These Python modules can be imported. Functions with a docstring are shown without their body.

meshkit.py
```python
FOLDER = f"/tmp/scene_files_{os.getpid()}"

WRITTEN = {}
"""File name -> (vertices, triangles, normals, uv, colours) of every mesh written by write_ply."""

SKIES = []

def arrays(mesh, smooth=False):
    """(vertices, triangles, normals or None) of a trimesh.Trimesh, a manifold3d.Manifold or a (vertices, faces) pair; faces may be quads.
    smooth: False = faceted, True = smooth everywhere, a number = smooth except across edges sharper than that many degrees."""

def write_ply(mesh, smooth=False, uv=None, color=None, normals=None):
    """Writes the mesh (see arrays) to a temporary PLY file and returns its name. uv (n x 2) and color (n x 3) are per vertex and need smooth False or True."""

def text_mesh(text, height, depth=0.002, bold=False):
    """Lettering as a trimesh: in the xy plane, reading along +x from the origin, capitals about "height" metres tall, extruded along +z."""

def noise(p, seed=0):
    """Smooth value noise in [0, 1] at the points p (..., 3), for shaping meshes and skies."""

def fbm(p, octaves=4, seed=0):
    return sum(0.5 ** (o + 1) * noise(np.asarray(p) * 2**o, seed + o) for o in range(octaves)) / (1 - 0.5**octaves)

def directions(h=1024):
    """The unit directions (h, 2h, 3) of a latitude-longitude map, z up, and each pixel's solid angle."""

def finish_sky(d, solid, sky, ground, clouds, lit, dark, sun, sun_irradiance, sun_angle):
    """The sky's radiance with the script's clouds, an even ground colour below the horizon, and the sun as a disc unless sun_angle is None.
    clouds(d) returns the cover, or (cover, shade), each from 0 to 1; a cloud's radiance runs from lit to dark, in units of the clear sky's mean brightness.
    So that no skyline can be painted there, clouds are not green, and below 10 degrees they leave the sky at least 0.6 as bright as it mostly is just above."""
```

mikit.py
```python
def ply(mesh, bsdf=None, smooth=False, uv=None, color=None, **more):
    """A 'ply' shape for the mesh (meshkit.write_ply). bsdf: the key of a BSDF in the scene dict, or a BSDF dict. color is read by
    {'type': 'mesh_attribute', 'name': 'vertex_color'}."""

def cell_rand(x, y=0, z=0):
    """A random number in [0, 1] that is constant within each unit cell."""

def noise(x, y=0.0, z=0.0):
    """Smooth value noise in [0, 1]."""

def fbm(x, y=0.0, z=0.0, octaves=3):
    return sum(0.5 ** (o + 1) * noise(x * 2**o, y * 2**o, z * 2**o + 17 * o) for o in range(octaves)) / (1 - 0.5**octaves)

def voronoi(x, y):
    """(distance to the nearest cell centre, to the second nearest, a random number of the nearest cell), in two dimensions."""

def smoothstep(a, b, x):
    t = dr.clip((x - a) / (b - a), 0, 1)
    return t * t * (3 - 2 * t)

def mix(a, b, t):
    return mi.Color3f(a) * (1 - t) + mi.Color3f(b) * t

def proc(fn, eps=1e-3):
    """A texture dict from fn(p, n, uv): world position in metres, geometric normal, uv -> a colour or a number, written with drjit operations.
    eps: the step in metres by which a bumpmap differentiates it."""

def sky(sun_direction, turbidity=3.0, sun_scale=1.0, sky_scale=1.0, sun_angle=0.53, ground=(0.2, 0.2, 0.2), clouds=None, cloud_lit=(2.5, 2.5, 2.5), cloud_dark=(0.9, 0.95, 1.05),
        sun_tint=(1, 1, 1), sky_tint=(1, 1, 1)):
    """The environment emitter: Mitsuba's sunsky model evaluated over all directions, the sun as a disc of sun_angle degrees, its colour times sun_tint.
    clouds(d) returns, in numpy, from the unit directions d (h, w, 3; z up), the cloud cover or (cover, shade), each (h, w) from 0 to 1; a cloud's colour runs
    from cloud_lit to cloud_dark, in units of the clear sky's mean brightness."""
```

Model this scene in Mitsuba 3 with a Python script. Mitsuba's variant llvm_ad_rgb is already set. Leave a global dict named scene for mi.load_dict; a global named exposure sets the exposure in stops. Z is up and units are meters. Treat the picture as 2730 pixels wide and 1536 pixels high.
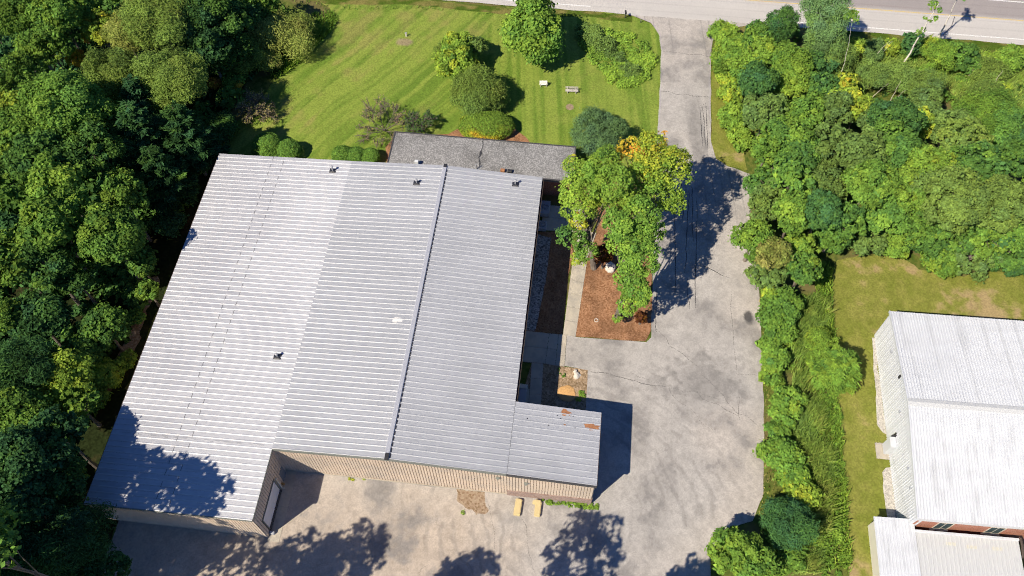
import math
import numpy as np, trimesh, shapely, mitsuba as mi, drjit as dr, mikit
from meshkit import fbm as nfbm, noise as nnoise
from mikit import noise, fbm, smoothstep, mix, voronoi, proc
from shapely.geometry import Polygon, LineString
T = mi.ScalarTransform4f
PI = math.pi

# ------------------------------------------------------------------ camera, sky, exposure
scene, labels = {'type': 'scene'}, {}
PITCH = 1.017975
scene['camera'] = {'type': 'perspective', 'fov': 62.846, 'fov_axis': 'x', 'near_clip': 1.0, 'far_clip': 2500.0,
                   'to_world': T().look_at(origin=[0, 0, 88], target=[0, math.cos(PITCH) * 50, 88 - math.sin(PITCH) * 50], up=[0.0037 * 1.0, 0, 1])}
SUN = np.array([-0.528, -0.436, 0.729]) / np.linalg.norm([-0.528, -0.436, 0.729])
scene['sky'] = mikit.sky(SUN.tolist(), turbidity=2.2, sky_scale=0.42, sky_tint=(0.72, 0.95, 1.36), sun_tint=(.912, 0.98, 1.06))
exposure = 2.36

# ------------------------------------------------------------------ helpers
RNG = np.random.default_rng(7)
YAW = -0.11938966
CB, SB = math.cos(YAW), math.sin(YAW)
MB = T().rotate([0, 0, 1], math.degrees(YAW))          # warehouse frame -> world
MBn = np.array([[CB, -SB, 0], [SB, CB, 0], [0, 0, 1]])
counts = {}


def key(name):
    n = counts.get(name, 0)
    counts[name] = n + 1
    return name if n == 0 else '%s_%03d' % (name, n)


def put(name, mesh, bsdf, parent=None, smooth=False, uv=None, tw=None, label=None):
    k = key((parent + '__' if parent else '') + name)
    d = dict(mesh) if isinstance(mesh, dict) else mikit.ply(mesh, bsdf, smooth=smooth, uv=uv)
    if isinstance(mesh, dict):
        d['bsdf'] = {'type': 'ref', 'id': bsdf}
    if tw is not None:
        d['to_world'] = tw
    scene[k] = d
    if label:
        labels[k] = {'label': label}
    return k


def tag(k, label, cat=None, group=None, kind=None):
    e = {'label': label}
    if cat: e['category'] = cat
    if group: e['group'] = group
    if kind: e['kind'] = kind
    labels[k] = e
    return k


def thing(name, label, cat, group=None):
    return tag(key(name), label, cat, group)


def box(x0, x1, y0, y1, z0, z1):
    return trimesh.creation.box(bounds=[[x0, y0, z0], [x1, y1, z1]])


def cat(*ms):
    return trimesh.util.concatenate([m for m in ms if m is not None])


def cbox(x0, x1, y0, y1, z0, z1, c=0.02):
    """a box with its edges chamfered"""
    v = []
    for X, a in ((x0, 1), (x1, -1)):
        for Y, b in ((y0, 1), (y1, -1)):
            for Z, d in ((z0, 1), (z1, -1)):
                v += [[X + a * c, Y + b * c, Z], [X + a * c, Y, Z + d * c], [X, Y + b * c, Z + d * c]]
    return trimesh.convex.convex_hull(np.array(v))


def tube(pts, rad, n=6, caps=True):
    pts = np.asarray(pts, float)
    rad = np.broadcast_to(np.asarray(rad, float), (len(pts),))
    d = np.gradient(pts, axis=0)
    d /= np.linalg.norm(d, axis=1, keepdims=True) + 1e-9
    ref = np.array([0.31, 0.95, 0.05])
    a = np.cross(d, ref); a /= np.linalg.norm(a, axis=1, keepdims=True) + 1e-9
    b = np.cross(d, a)
    t = np.arange(n) * 2 * PI / n
    v = (pts[:, None] + rad[:, None, None] * (np.cos(t)[None, :, None] * a[:, None] + np.sin(t)[None, :, None] * b[:, None])).reshape(-1, 3)
    f = []
    for i in range(len(pts) - 1):
        for j in range(n):
            p, q = i * n + j, i * n + (j + 1) % n
            f += [[p, q, q + n], [p, q + n, p + n]]
    if caps:
        v = np.vstack([v, pts[0], pts[-1]])
        e, s = len(v) - 1, (len(pts) - 1) * n
        f += [[e - 1, (j + 1) % n, j] for j in range(n)] + [[e, s + j, s + (j + 1) % n] for j in range(n)]
    m = trimesh.Trimesh(v, np.array(f), process=False)
    m.invert()
    return m


def rough(pts, amp, step=0.8, seed=0, closed=True):
    """the outline with uneven edges"""
    pts = list(pts)
    ring = shapely.segmentize(LineString(pts + ([pts[0]] if closed else [])), step)
    c = np.array(ring.coords)
    o = np.stack([nfbm(np.c_[c * 0.7, np.full(len(c), seed)], 3, seed) - 0.5, nfbm(np.c_[c * 0.7, np.full(len(c), seed + 40)], 3, seed + 9) - 0.5], 1)
    return c + 2 * amp * o


def sheet(poly, z, cell=None):
    """a flat sheet of a shapely polygon or a list of points"""
    p = poly if hasattr(poly, 'geom_type') else Polygon(poly)
    p = p.buffer(0)
    parts = []
    for g in getattr(p, 'geoms', [p]):
        v, f = trimesh.creation.triangulate_polygon(g, engine='earcut')
        parts.append(trimesh.Trimesh(np.c_[v, np.full(len(v), z)], f, process=False))
    m = cat(*parts)
    if m.face_normals[:, 2].mean() < 0:
        m.invert()
    return m


def slab(poly, z0, z1):
    p = (poly if hasattr(poly, 'geom_type') else Polygon(poly)).buffer(0)
    m = trimesh.util.concatenate([trimesh.creation.extrude_polygon(g, z1 - z0, engine='earcut') for g in getattr(p, 'geoms', [p])])
    m.apply_translation([0, 0, z0])
    return m


def ribbon(pts, w, z, seed=0, taper=True):
    """a thin strip along a line, of uneven width"""
    pts = np.asarray(pts, float)
    d = np.gradient(pts, axis=0); d /= np.linalg.norm(d, axis=1, keepdims=True) + 1e-9
    n = np.stack([-d[:, 1], d[:, 0]], 1)
    r = np.random.default_rng(seed)
    ww = w * r.uniform(0.5, 1.2, len(pts))
    if taper: ww[0] *= .3; ww[-1] *= .3
    v = np.vstack([pts + n * ww[:, None] / 2, pts - n * ww[:, None] / 2])
    k = len(pts)
    f = [[i, i + k, i + 1] for i in range(k - 1)] + [[i + 1, i + k, i + k + 1] for i in range(k - 1)]
    m = trimesh.Trimesh(np.c_[v, np.full(2 * k, z)], f, process=False)
    if m.face_normals[:, 2].mean() < 0: m.invert()
    return m


def wander(a, b, amp, step=0.7, seed=0):
    a, b = np.array(a, float), np.array(b, float)
    n = max(3, int(np.linalg.norm(b - a) / step))
    t = np.linspace(0, 1, n)
    d = b - a; nn = np.array([-d[1], d[0]]) / (np.linalg.norm(d) + 1e-9)
    r = np.random.default_rng(seed)
    o = np.cumsum(r.normal(0, 1, n)); o = (o - o[0] - t * (o[-1] - o[0])); o *= amp / (np.abs(o).max() + 1e-9)
    return a + t[:, None] * d + o[:, None] * nn


# ------------------------------------------------------------------ materials
def col(c):
    return {'type': 'rgb', 'value': list(c)}


def bs(name, fn, rough_=0.8, spec=0.3, bump=None, bscale=0.01, metallic=0.0):
    d = {'type': 'principled', 'base_color': proc(fn) if callable(fn) else col(fn), 'roughness': rough_, 'specular': spec, 'metallic': metallic}
    if bump is not None:
        d = {'type': 'bumpmap', 'arbitrary': proc(bump, eps=0.02), 'scale': bscale, 'bsdf': d}
    scene[name] = {'type': 'twosided', 'bsdf': d}
    return name


def diff(name, c):
    scene[name] = {'type': 'twosided', 'bsdf': {'type': 'diffuse', 'reflectance': proc(c) if callable(c) else col(c)}}
    return name


def C(*c):
    return mi.Color3f(*c)


def f_ground(p, n, uv):
    a, b = fbm(p.x * .25, p.y * .25, 3.0), fbm(p.x * 2.3, p.y * 2.3, 1.0)
    g = mix(C(.060, .095, .018), C(.115, .135, .032), smoothstep(.3, .7, b))
    return mix(g, C(.15, .115, .06), smoothstep(.52, .72, a) * .7)


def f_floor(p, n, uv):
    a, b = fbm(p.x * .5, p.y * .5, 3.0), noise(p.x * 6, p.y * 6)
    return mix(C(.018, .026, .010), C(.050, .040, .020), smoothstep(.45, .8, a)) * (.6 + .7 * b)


XS, YS = (-2.93, 90.04)
S1X, S1Y = (-15.90, 97.93)
S2X, S2Y = (8.39, 84.48)
DS = np.array([(-17.49, 103.75), (-25.68, 93.50)]); DS = DS[0] - DS[1]; DS = DS / np.linalg.norm(DS)


def f_lawn(p, n, uv):
    big, mid, fine = fbm(p.x * .08, p.y * .08, 5.0), fbm(p.x * .5, p.y * .5, 2.0), noise(p.x * 7, p.y * 7, 4.0)
    wob = 1.2 * fbm(p.x * .1, p.y * .1, 9.0)
    left = (-p.x * float(DS[1]) + p.y * float(DS[0])) + wob * 2
    s_l = fbm(left * 1.5, 3.0 + p.y * .03, octaves=2)
    s_r = fbm((p.x + .1 * wob) * 1.7, 7.0 + p.y * .04, octaves=2)
    side = smoothstep(XS - 3.0, XS + 2.0, p.x)
    st = s_l * (1 - side) + s_r * side
    st = .5 + (st - .5) * 1.9 * (.4 + fbm(p.x * .2, p.y * .2, 21.0))
    g = mix(C(.112, .182, .028), C(.188, .248, .046), smoothstep(.15, .85, st * .75 + mid * .35))
    tan = smoothstep(.50, .70, big * .45 + mid * .35 + .22 * noise(left * 1.3, p.y * .12)) * (1 - .75 * side)
    g = mix(g, C(.26, .205, .085), tan * .42)
    e = 1.2 * (mid - .5)
    sp1 = dr.sqrt(dr.square((p.x - S1X) / 1.5) + dr.square((p.y - S1Y) / 1.0)) + e
    sp2 = dr.sqrt(dr.square((p.x - S2X) / .55) + dr.square((p.y - S2Y) / .6)) + e * .3
    g = mix(g, C(.27, .20, .145), dr.maximum(smoothstep(1.0, .3, sp1) * .75, smoothstep(1.05, .85, sp2) * .9))
    return g * (.78 + .44 * fine)


def f_lawn2(p, n, uv):
    big, mid, fine = fbm(p.x * .16, p.y * .16, 8.0), fbm(p.x * .9, p.y * .9, 2.0), noise(p.x * 7, p.y * 7, 4.0)
    g = mix(C(.150, .172, .032), C(.215, .215, .055), smoothstep(.3, .7, mid * .5 + big * .5))
    g = mix(g, C(.34, .25, .145), smoothstep(.56, .70, big * .7 + mid * .3) * .8)
    return g * (.8 + .4 * fine)


def f_verge(p, n, uv):
    mid, fine = fbm(p.x * .5, p.y * .9, 2.0), noise(p.x * 7, p.y * 7, 4.0)
    return mix(C(.06, .10, .014), C(.17, .155, .05), smoothstep(.35, .75, mid)) * (.75 + .5 * fine)


AX, AY = (9.00, 28.87)
OX, OY = (28.49, 49.80)
D1X, D1Y = (21.97, 41.25)
D2X, D2Y = (25.92, 80.62)


def f_asphalt(p, n, uv):
    big, mid, fine = fbm(p.x * .07, p.y * .07, 2.0), fbm(p.x * .35, p.y * .35, 6.0, octaves=4), noise(p.x * 9, p.y * 9)
    sp = fbm(p.x * 1.6, p.y * 1.6, 11.0)
    base = mix(C(.395, .368, .345), C(.36, .345, .333), smoothstep(.35, .65, big))
    tan = smoothstep(2.0, -14.0, p.x - .2 * p.y + 8 * (mid - .5)) * smoothstep(34.0, 22.0, p.y + 4 * (mid - .5))
    base = mix(base, C(.40, .335, .275), tan * .75)
    big2 = fbm(p.x * .16 + 40.0, p.y * .16, 1.0)
    dark = smoothstep(.47, .68, mid * .45 + sp * .25 + big2 * .3)
    base = mix(base, C(.185, .178, .178), dark * .8)
    pt1 = dr.sqrt(dr.square((p.x - D1X) / 4.5) + dr.square((p.y - D1Y) / 3.2)) + 1.7 * (mid - .5) + .8 * (sp - .5)
    base = mix(base, C(.17, .165, .165), smoothstep(1.3, .3, pt1) * .6)
    pt2 = dr.sqrt(dr.square((p.x - D2X) / 1.5) + dr.square((p.y - D2Y) / 8.0)) + 1.6 * (mid - .5)
    base = mix(base, C(.19, .185, .185), smoothstep(1.1, .4, pt2) * .65)
    rr = dr.sqrt(dr.square(p.x - AX + 3) + dr.square(p.y - AY + 3)) + 2.0 * mid + .5 * sp
    arc = smoothstep(.2, 1.0, dr.sin(rr * 4.3 + 2.5 * fbm(p.x * .25, p.y * .25, 5.0))) * smoothstep(.36, .58, fbm(p.x * .3, p.y * .3, 31.0)) * smoothstep(4.0, 8.0, rr) * smoothstep(24.0, 14.0, rr)
    base = mix(base, C(.18, .172, .17), arc * .34)
    oil = dr.sqrt(dr.square((p.x - OX) / .75) + dr.square((p.y - OY) / 1.25)) + .5 * (sp - .5)
    base = mix(base, C(.05, .05, .055), smoothstep(1.0, .45, oil) * .85)
    tyre = smoothstep(.75, .95, dr.sin(p.x * 5.2 + fbm(p.y * .1, 3.0))) * smoothstep(.45, .6, fbm(p.x * .3, p.y * .06, 17.0)) * smoothstep(60.0, 70.0, p.y)
    base = mix(base, C(.17, .168, .172), tyre * .4)
    return base * (.90 + .2 * fine) * (.82 + .36 * sp) * (.9 + .2 * fbm(p.x * 3.7, p.y * 3.7, 8.0))


def f_road(p, n, uv):
    y = p.y + .1245 * p.x
    mid, fine = fbm(p.x * .12, y * .9, 6.0), noise(p.x * 9, p.y * 9)
    b = mix(C(.47, .455, .44), C(.42, .405, .395), mid)
    b = mix(b, C(.285, .262, .262), smoothstep(111.2, 112.6, y + .5 * mid))
    tr = smoothstep(.75, 1.0, dr.cos((y - 109.0) * 2 * PI / 1.75))
    return b * (1 - .07 * tr) * (.95 + .1 * fine)


def f_concrete(p, n, uv):
    a, b, c = fbm(p.x * .8, p.y * .8, 2.0), noise(p.x * 8, p.y * 8), fbm(p.x * 3, p.y * 3, 5.0)
    return mix(C(.44, .40, .335), C(.35, .325, .285), smoothstep(.35, .75, a)) * (.9 + .1 * b + .1 * c)


def f_mulch(p, n, uv):
    a, b, c = voronoi(p.x * 7, p.y * 7)
    return mix(C(.185, .092, .048), C(.33, .185, .108), c) * (.72 + .5 * noise(p.x * 1.2, p.y * 1.2))


def f_gravel(p, n, uv):
    a, b, c = voronoi(p.x * 6.5, p.y * 6.5)
    return C(.30, .29, .285) * (.35 + 1.15 * c) * (.8 + .4 * fbm(p.x * .3, p.y * .3))


def f_roofgravel(p, n, uv):
    a, b, c = voronoi(p.x * 9, p.y * 9)
    d = fbm(p.x * .25, p.y * .25, 3.0)
    return mix(C(.20, .20, .202), C(.275, .275, .28), smoothstep(.35, .65, d)) * (.62 + .75 * c * c)


def f_dirt(p, n, uv):
    a, b, c = voronoi(p.x * 6, p.y * 6)
    return mix(C(.17, .12, .07), C(.36, .27, .19), c) * (.8 + .5 * fbm(p.x * .9, p.y * .9))


def roof_cols(light, dark, grad):
    def f(p, n, uv):
        xb, yb = CB * p.x + SB * p.y, -SB * p.x + CB * p.y
        st = .5 + .6 * (fbm(xb * .12, yb * 3.0, 2.0) - .5)
        bl = fbm(xb * .22, yb * .22, 7.0)
        t = .55 * st + .45 * bl
        if grad:
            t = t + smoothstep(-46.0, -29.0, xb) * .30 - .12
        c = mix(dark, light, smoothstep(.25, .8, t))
        fx = xb / 1.52 - dr.floor(xb / 1.52)
        c = c * (1 - .025 * smoothstep(.455, .49, dr.abs(fx - .5)))
        return c * (.96 + .08 * noise(xb * 3, yb * 3)) * (.975 + .05 * noise(.5, dr.floor(yb / .61)))
    return f


def f_wall(p, n, uv):
    xb = CB * p.x + SB * p.y
    a, b = fbm(xb * .5, p.y * .2, p.z * .5), fbm(xb * 2.5, p.y, p.z * .7)
    c = mix(C(.54, .445, .36), C(.47, .40, .335), smoothstep(.35, .65, a))
    low = smoothstep(1.4, .1, p.z + b)
    return mix(c, C(.36, .255, .15), low * .55) * (.9 + .2 * b)


def f_brick(bw, bh, c1, c2, mortar):
    def f(p, n, uv):
        u = CB * p.x + SB * p.y
        row = dr.floor(p.z / bh)
        x = u / bw + .5 * (row - 2 * dr.floor(row / 2))
        fx, fy = x - dr.floor(x), p.z / bh - row
        r = mikit.cell_rand(dr.floor(x), row, 3)
        m = (fx < .06) | (fy < .14)
        return dr.select(m, mi.Color3f(mortar), mix(c1, c2, r))
    return f


CW_, SW_ = math.cos(-.125), math.sin(-.125)


def f_white(p, n, uv):
    a = fbm(p.x * .3, p.y * 1.2, 4.0)
    xw, yw = CW_ * (p.x - 40.1) + SW_ * (p.y - 24.1), -SW_ * (p.x - 40.1) + CW_ * (p.y - 24.1)
    run = smoothstep(.55, .8, fbm(xw * 2.2, yw * .25 + p.z, 5.0))
    return C(.53, .555, .60) * (.92 + .12 * a) * (1 - .12 * run)


def f_wood(p, n, uv):
    return mix(C(.36, .34, .31), C(.50, .48, .45), noise(p.x * 9, p.y * 9, p.z * 9))


def f_bark(p, n, uv):
    return mix(C(.12, .10, .085), C(.26, .23, .20), noise(p.x * 5, p.y * 5, p.z * 2))


def f_birch(p, n, uv):
    return mix(C(.66, .62, .56), C(.30, .27, .24), smoothstep(.62, .75, noise(p.x * 3, p.y * 3, p.z * 2.5)))


def f_rust(p, n, uv):
    return mix(C(.24, .10, .05), C(.40, .21, .12), fbm(p.x * 3, p.y * 3))


def f_leafpile(p, n, uv):
    a, b, c = voronoi(p.x * 5, p.y * 5)
    return mix(C(.19, .125, .075), C(.32, .255, .195), c)


def ramp(u, stops):
    c = mi.Color3f(*stops[0][1])
    for (a, _), (b, cb) in zip(stops, stops[1:]):
        c = mix(c, cb, dr.clip((u - a) / (b - a), 0, 1))
    return c


# leaf colour along uv.x: blue green, deep green, green, yellow green, yellow, orange, red brown; uv.y: how light the leaf is
GREEN = [(0, (.036, .100, .056)), (.18, (.046, .116, .040)), (.36, (.088, .178, .036)), (.55, (.160, .250, .040)), (.68, (.255, .300, .040)), (.80, (.38, .30, .04)), (.88, (.40, .20, .04)), (1.0, (.20, .085, .05))]
DULL = [(0, (.075, .145, .085)), (.25, (.090, .160, .050)), (.5, (.130, .200, .045)), (.75, (.205, .215, .070)), (1.0, (.23, .17, .125))]


def leaf_fn(stops):
    def f(p, n, uv):
        return ramp(uv.x, stops) * C(1.10, 1.04, .95) * (.45 + 2.15 * uv.y)
    return f


def leaf_mat(name, stops, trans, ro=.42):
    scene[name] = {'type': 'principledthin', 'base_color': proc(leaf_fn(stops)), 'roughness': ro, 'diff_trans': trans, 'spec_trans': 0.0, 'eta': 1.4}
    return name


LEAF = leaf_mat('leaf_green', GREEN, .7)
DLEAF = leaf_mat('leaf_dull', DULL, .6, .65)
diff('mat_ground', f_ground); diff('mat_floor', f_floor); diff('mat_lawn', f_lawn); diff('mat_lawn_dry', f_lawn2); diff('mat_verge', f_verge)
diff('mat_asphalt', f_asphalt); diff('mat_road', f_road); diff('mat_mulch', f_mulch); diff('mat_gravel', f_gravel); diff('mat_dirt', f_dirt)
diff('mat_gravel_pale', lambda p, n, uv: C(.43, .41, .375) * (.72 + .5 * voronoi(p.x * 8, p.y * 8)[2])); diff('mat_concrete', f_concrete); diff('mat_roof_gravel', f_roofgravel)
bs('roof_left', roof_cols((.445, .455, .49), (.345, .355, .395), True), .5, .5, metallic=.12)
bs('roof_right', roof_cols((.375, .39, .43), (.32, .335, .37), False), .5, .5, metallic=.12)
bs('wall_tan', f_wall, .6, .3)
bs('brick_red', f_brick(.22, .08, (.24, .085, .05), (.33, .13, .085), (.30, .25, .21)), .85)
bs('brick_brown', f_brick(.3, .13, (.20, .13, .11), (.31, .22, .19), (.30, .27, .25)), .85)
bs('white_metal', f_white, .4, .5)
diff('wood_grey', f_wood); diff('bark', f_bark); diff('birch_bark', f_birch); diff('rust', f_rust); diff('litter', f_leafpile)
for nm, c, r in (('trim_grey', (.17, .18, .165), .6), ('trim_dark', (.055, .055, .06), .6), ('trim_brown', (.06, .045, .04), .7), ('wall_shadow_gap', (.10, .075, .055), .8),
                 ('ridge_metal', (.33, .345, .40), .5), ('door_white', (.60, .61, .64), .5), ('door_grey', (.16, .18, .21), .6), ('paint_white', (.62, .62, .62), .7), ('paint_yellow', (.55, .40, .14), .7),
                 ('tar', (.035, .036, .042), .7), ('crack_dark', (.13, .126, .125), .9), ('flash_black', (.022, .024, .035), .5), ('yellow_block', (.50, .41, .22), .9), ('rock_white', (.52, .49, .45), .9), ('sand', (.52, .31, .13), .95),
                 ('bench_white', (.72, .70, .64), .6), ('pipe_steel', (.30, .31, .34), .4), ('unit_grey', (.30, .32, .36), .6), ('twig', (.13, .105, .095), .9), ('window_frame', (.50, .45, .38), .6),
                 ('bare_soil', (.20, .15, .105), .95), ('lamp_orange', (.35, .20, .06), .5), ('deadwood', (.42, .38, .34), .9), ('cream', (.52, .51, .44), .7), ('roof_white_dirty', (.47, .485, .50), .5), ('dark_metal', (.03, .03, .035), .5)):
    bs(nm, c, r, .4)
scene['window_glass'] = {'type': 'principled', 'base_color': col((.05, .075, .08)), 'roughness': .08, 'specular': .8}

# ------------------------------------------------------------------ ground, road, parking lot
def struct(name, label, mesh, m):
    return tag(put(name, mesh, m), label, kind='structure')


ext = 700
struct('ground', 'rough grass and earth that everything stands on', sheet([(-ext, -250), (ext, -250), (ext, 1100), (-ext, 1100)], 0.0), 'mat_ground')
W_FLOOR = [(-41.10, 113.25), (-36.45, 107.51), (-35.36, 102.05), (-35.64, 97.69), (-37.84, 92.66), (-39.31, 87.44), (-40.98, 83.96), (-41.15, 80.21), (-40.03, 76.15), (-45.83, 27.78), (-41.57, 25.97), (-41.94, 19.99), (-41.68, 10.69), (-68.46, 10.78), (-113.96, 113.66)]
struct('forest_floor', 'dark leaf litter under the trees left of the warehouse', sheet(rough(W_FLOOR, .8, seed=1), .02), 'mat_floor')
WOOD_R = [(31.85, 72.72), (31.82, 79.85), (32.35, 87.47), (36.75, 97.30), (48.52, 96.39), (59.77, 93.80), (74.88, 90.44), (81.00, 87.22), (74.19, 54.23), (63.73, 56.02), (59.57, 56.16), (55.94, 55.59), (50.78, 56.67), (48.89, 59.07), (44.37, 59.09), (40.92, 58.20), (39.75, 56.13), (38.62, 49.87), (37.27, 39.45), (36.14, 32.34), (35.18, 25.77), (34.17, 19.71), (33.14, 14.00), (19.10, 14.05), (20.17, 20.91), (25.13, 25.38), (27.15, 30.13), (28.65, 39.48), (30.50, 55.58), (30.55, 64.12)]
struct('thicket_floor', 'brown and green ground under the thicket right of the driveway', sheet(rough(WOOD_R, .7, seed=2), .02), 'mat_ground')
LAWN = [(-30.21, 107.48), (-24.10, 108.75), (-14.13, 107.39), (-1.04, 105.57), (12.76, 104.58), (18.89, 103.46), (21.61, 101.74), (22.58, 99.10), (22.49, 95.68), (20.63, 79.91), (19.29, 70.33), (6.02, 70.39), (4.47, 72.17), (-15.20, 70.22), (-39.16, 73.76), (-39.81, 76.15), (-40.31, 80.21), (-36.58, 84.71), (-34.49, 89.80), (-31.01, 94.28), (-27.29, 100.68), (-26.54, 103.35), (-28.14, 105.62)]
struct('lawn', 'mown lawn with mowing stripes behind the warehouse', sheet(rough(LAWN, .25, seed=3), .035), 'mat_lawn')
VERGE = [(-31.46, 107.49), (-28.86, 106.55), (-15.19, 106.29), (-1.53, 104.02), (13.16, 103.04), (18.58, 101.94), (18.89, 103.46), (12.76, 104.58), (-1.04, 105.57), (-14.13, 107.39), (-36.85, 110.34)]
struct('verge', 'rough dark green strip of grass along the road', sheet(rough(VERGE, .3, seed=5), .045), 'mat_verge')
VERGE2 = [(36.14, 101.13), (43.20, 100.57), (51.23, 99.56), (60.03, 98.82), (69.83, 97.55), (76.72, 96.49), (83.92, 95.44), (82.71, 92.03), (75.83, 93.72), (59.41, 96.33), (50.73, 97.23), (42.79, 98.30), (37.02, 99.03), (32.69, 98.18), (30.56, 95.63), (30.48, 97.33), (32.35, 100.10)]
struct('verge', 'dry grass strip between the road and the thicket', sheet(rough(VERGE2, .25, seed=6), .045), 'mat_verge')
STRIP = [(30.02, 95.64), (32.10, 93.95), (32.35, 87.47), (31.82, 79.85), (31.85, 72.72), (29.27, 73.43), (27.83, 74.83), (27.66, 77.69)]
struct('grass_strip', 'narrow strip of worn grass beside the driveway', sheet(rough(STRIP, .2, seed=7), .04), 'mat_lawn_dry')
DRY = [(39.85, 56.13), (40.92, 58.20), (44.30, 58.79), (48.89, 59.07), (50.78, 56.67), (55.94, 55.59), (59.57, 56.16), (63.73, 56.02), (70.90, 55.99), (66.72, 44.39), (36.57, 10.42), (33.14, 14.00), (35.18, 25.77), (36.14, 32.34), (37.27, 39.45), (38.62, 49.87)]
struct('lawn', 'yellowish dry lawn around the white metal building', sheet(rough(DRY, .3, seed=8), .04), 'mat_lawn_dry')


def road_y(x, off):
    return -.1245 * x + off


def strip_road(x0, x1, o0, o1, z):
    xs = np.linspace(x0, x1, 40)
    return sheet(np.vstack([np.c_[xs, road_y(xs, o0)], np.c_[xs[::-1], road_y(xs[::-1], o1)]]), z)


rx = np.linspace(-420, 420, 420)
near = np.c_[rx, road_y(rx, 106.0) + .35 * (nnoise(np.c_[rx * .5, rx * 0, rx * 0], 4) - .5)]
struct('road', 'pale two lane road with a darker far lane', sheet(np.vstack([near, np.c_[rx[::-1], road_y(rx[::-1], 117.2)]]), .06), 'mat_road')
scene_line = struct
put('edge_line', strip_road(-400, 12.5, 107.06, 107.26, .068), 'paint_white', 'road')
put('edge_line', strip_road(41.0, 400, 107.06, 107.26, .068), 'paint_white', 'road')
put('edge_line', strip_road(-400, 400, 115.7, 115.9, .068), 'paint_white', 'road')
put('centre_line', strip_road(-400, 24, 111.36, 111.52, .068), 'paint_yellow', 'road')
put('centre_line', strip_road(24.4, 400, 111.36, 111.52, .068), 'paint_yellow', 'road')

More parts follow.
